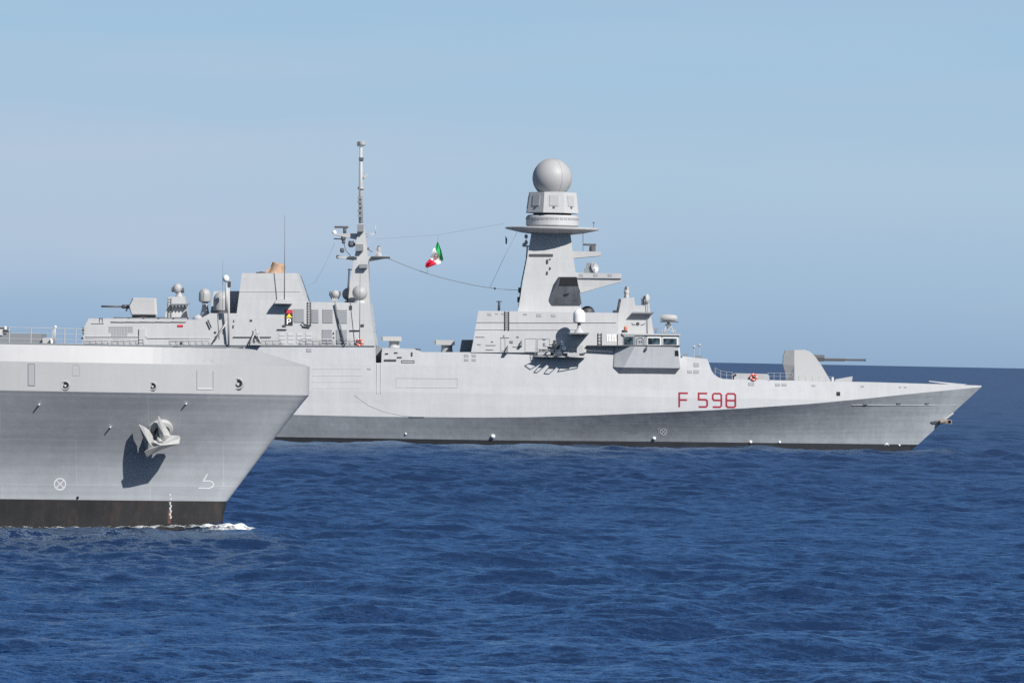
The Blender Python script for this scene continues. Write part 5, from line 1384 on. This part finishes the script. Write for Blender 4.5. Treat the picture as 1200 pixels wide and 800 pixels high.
def near_anchor():
    c0 = NEAR.on(186.5, 505)
    t = thing('ship_anchor', 'large grey stockless anchor stowed against the nearer ship flared bow', 'anchor', tuple(c0))
    yh = c0.y
    # outward normal of the plating here
    a = NEAR.on(186.5, 495); b = NEAR.on(186.5, 515); d = NEAR.on(200, 505); e = NEAR.on(173, 505)
    nrm = (d - e).cross(a - b).normalized()
    if nrm.y > 0: nrm = -nrm
    def Q(u, v, o):
        p = NEAR.on(u, v); return at(u, v, p.y - o)
    # bolster: a fat ring round the hawse pipe
    mb = MB(); prof = [(0.84, -0.5), (0.86, 0.05), (0.78, 0.22), (0.60, 0.30), (0.42, 0.24), (0.32, 0.05)]
    mb.lathe(NEAR.on(187, 504), prof, 28, axis=nrm); bo = part('hawse_bolster', mb, 'anchor', nhull)
    mb = MB(); mb.lathe(NEAR.on(187, 504), [(0.31, 0.0), (0.36, 0.17)], 20, axis=nrm); part('hawse_opening', mb, 'black', nhull)
    # anchor
    mb = MB(); mb.tube([Q(185, 504, 0.1), Q(185.4, 509, 0.7), Q(186.5, 515, 1.05)], 0.17, 10, r2=0.2); part('shank', mb, 'anchor', t)
    def prism(pts, name, thick):
        f = [Q(u, v, o) for u, v, o in pts]
        ax = Vector((0.15, 1, 0.1)).normalized() * thick
        mb = MB(); mb.hexa(f, [p + ax for p in f])
        return part(name, mb, 'anchor', t)
    def casting(name, zpts, ridge, thick=0.26):
        """a faceted casting: outline (x, y, standoff) swept in towards the hull, its near face raised to a ridge point"""
        f = [Q(140 + x / 6.667, 470 + y / 6.667, o) for x, y, o in zpts]
        rp = Q(140 + ridge[0] / 6.667, 470 + ridge[1] / 6.667, ridge[2])
        bk = [p + Vector((0.02, thick, 0.03)) for p in f]
        n = len(f); mb = MB()
        for k in range(n):
            mb.face([f[k], f[(k + 1) % n], rp]); mb.face([f[k], bk[k], bk[(k + 1) % n], f[(k + 1) % n]])
        mb.face(bk[::-1]); return part(name, mb, 'anchor', t)
    casting('crown', [(193, 391, 1.35), (215, 436, 1.52), (300, 388, 1.75), (465, 331, 1.85), (471, 291, 1.35), (455, 272, 1.3), (398, 268, 1.3), (345, 318, 1.35), (262, 318, 1.35), (255, 355, 1.35)], (320, 345, 1.85), 0.6)
    casting('crown_web', [(250, 322, 1.3), (262, 306, 1.25), (300, 312, 1.25), (342, 300, 1.3), (350, 330, 1.5), (300, 385, 1.6), (275, 372, 1.5)], (300, 345, 1.66), 0.4)
    casting('fluke', [(150, 184, 0.5), (190, 203, 0.66), (230, 228, 0.75), (256, 275, 0.9), (265, 320, 1.1), (288, 382, 1.45), (222, 405, 1.4), (204, 350, 1.2), (176, 262, 0.85)], (226, 318, 1.35), 0.22)
    casting('fluke', [(303, 118, 0.5), (322, 148, 0.66), (350, 190, 0.75), (380, 238, 0.95), (398, 275, 1.2), (372, 330, 1.4), (325, 318, 1.4), (308, 250, 1.05), (298, 180, 0.8)], (345, 262, 1.35), 0.22)
    mb = MB(); mb.tube([Q(186, 513, 1.0), Q(188, 519, 1.5)], 0.16, 10); part('shackle_pin', mb, 'anchor', t)
near_anchor()

# ------------------------------------------------------------------ bow wave foam of the nearer ship
def foam():
    g = np.random.default_rng(3)
    m = bpy.data.materials.new('foam_white'); m.use_nodes = True
    n, l = m.node_tree.nodes, m.node_tree.links
    b = n['Principled BSDF']; b.inputs['Base Color'].default_value = (0.72, 0.75, 0.77, 1); b.inputs['Roughness'].default_value = 0.8; b.inputs['Specular IOR Level'].default_value = 0.1
    geo = n.new('ShaderNodeNewGeometry'); t = n.new('ShaderNodeTexNoise'); t.inputs['Scale'].default_value = 3.0; t.inputs['Detail'].default_value = 6; t.inputs['Roughness'].default_value = 0.7
    mp = n.new('ShaderNodeMapping'); mp.inputs['Scale'].default_value = (0.8, 0.5, 1.2); l.new(geo.outputs['Position'], mp.inputs[0]); l.new(mp.outputs[0], t.inputs['Vector'])
    at_ = n.new('ShaderNodeAttribute'); at_.attribute_name = 'cover'
    s = n.new('ShaderNodeMath'); s.operation = 'ADD'; l.new(t.outputs[0], s.inputs[0]); l.new(at_.outputs['Fac'], s.inputs[1])
    r_ = n.new('ShaderNodeMapRange'); r_.inputs['From Min'].default_value = 0.92; r_.inputs['From Max'].default_value = 1.22; l.new(s.outputs[0], r_.inputs[0])
    l.new(r_.outputs[0], b.inputs['Alpha'])
    # a sheet hugging the waterline, broken by the noise; crest ahead of the stem
    vs, fs, cov = [], [], []
    na, nb = 260, 26
    for i in range(na + 1):
        f = i / na
        x = NST + 2.25 - f * 20.0
        if x > NST - 0.1: base_y = NC - 0.25 - 0.2 * (NST + 2.25 - x)
        else: base_y = NC - near_hb(x, 0.1) 
        for j in range(nb + 1):
            gg = j / nb
            wdt = lin(x - NST, [(-18, 1.3), (-8, 1.6), (-4, 2.0), (-1.5, 2.4), (0.5, 2.0), (1.6, 1.0), (2.25, 0.3)])
            y = base_y + 0.15 - gg * wdt
            hgt = lin(x - NST, [(-18, 0.08), (-8, 0.10), (-3.5, 0.26), (-1, 0.34), (0.4, 0.42), (1.4, 0.42), (2.25, 0.06)])
            env = math.sin(math.pi * min(1, (gg * 0.9 + 0.1))) ** 0.6
            z = 0.02 + hgt * env + 0.05 * math.sin(x * 5.1 + y * 3.7) * env + g.normal(0, 0.014)
            vs.append((x + g.normal(0, 0.02), y + g.normal(0, 0.02), z))
            c = lin(x - NST, [(-18, 0.30), (-12, 0.36), (-6, 0.34), (-3, 0.44), (-1, 0.44), (0.2, 0.48), (1.0, 0.66), (1.8, 0.64), (2.25, 0.40)]) + (0.10 if 0.2 < gg < 0.75 else -0.05) + 0.08 * math.sin(x * 1.3)
            cov.append(c)
    for i in range(na):
        for j in range(nb):
            a = i * (nb + 1) + j; fs.append((a, a + 1, a + nb + 2, a + nb + 1))
    me = bpy.data.meshes.new('bow_foam'); me.from_pydata(vs, [], fs); me.materials.append(m)
    at2 = me.attributes.new('cover', 'FLOAT', 'POINT'); at2.data.foreach_set('value', np.array(cov, np.float32))
    me.polygons.foreach_set('use_smooth', [True] * len(fs))
    o = bpy.data.objects.new('sea_foam', me); COL.objects.link(o); o['kind'] = 'stuff'; o['label'] = 'white foam curling off the nearer ship bow along the waterline'; o['category'] = 'foam'
foam()
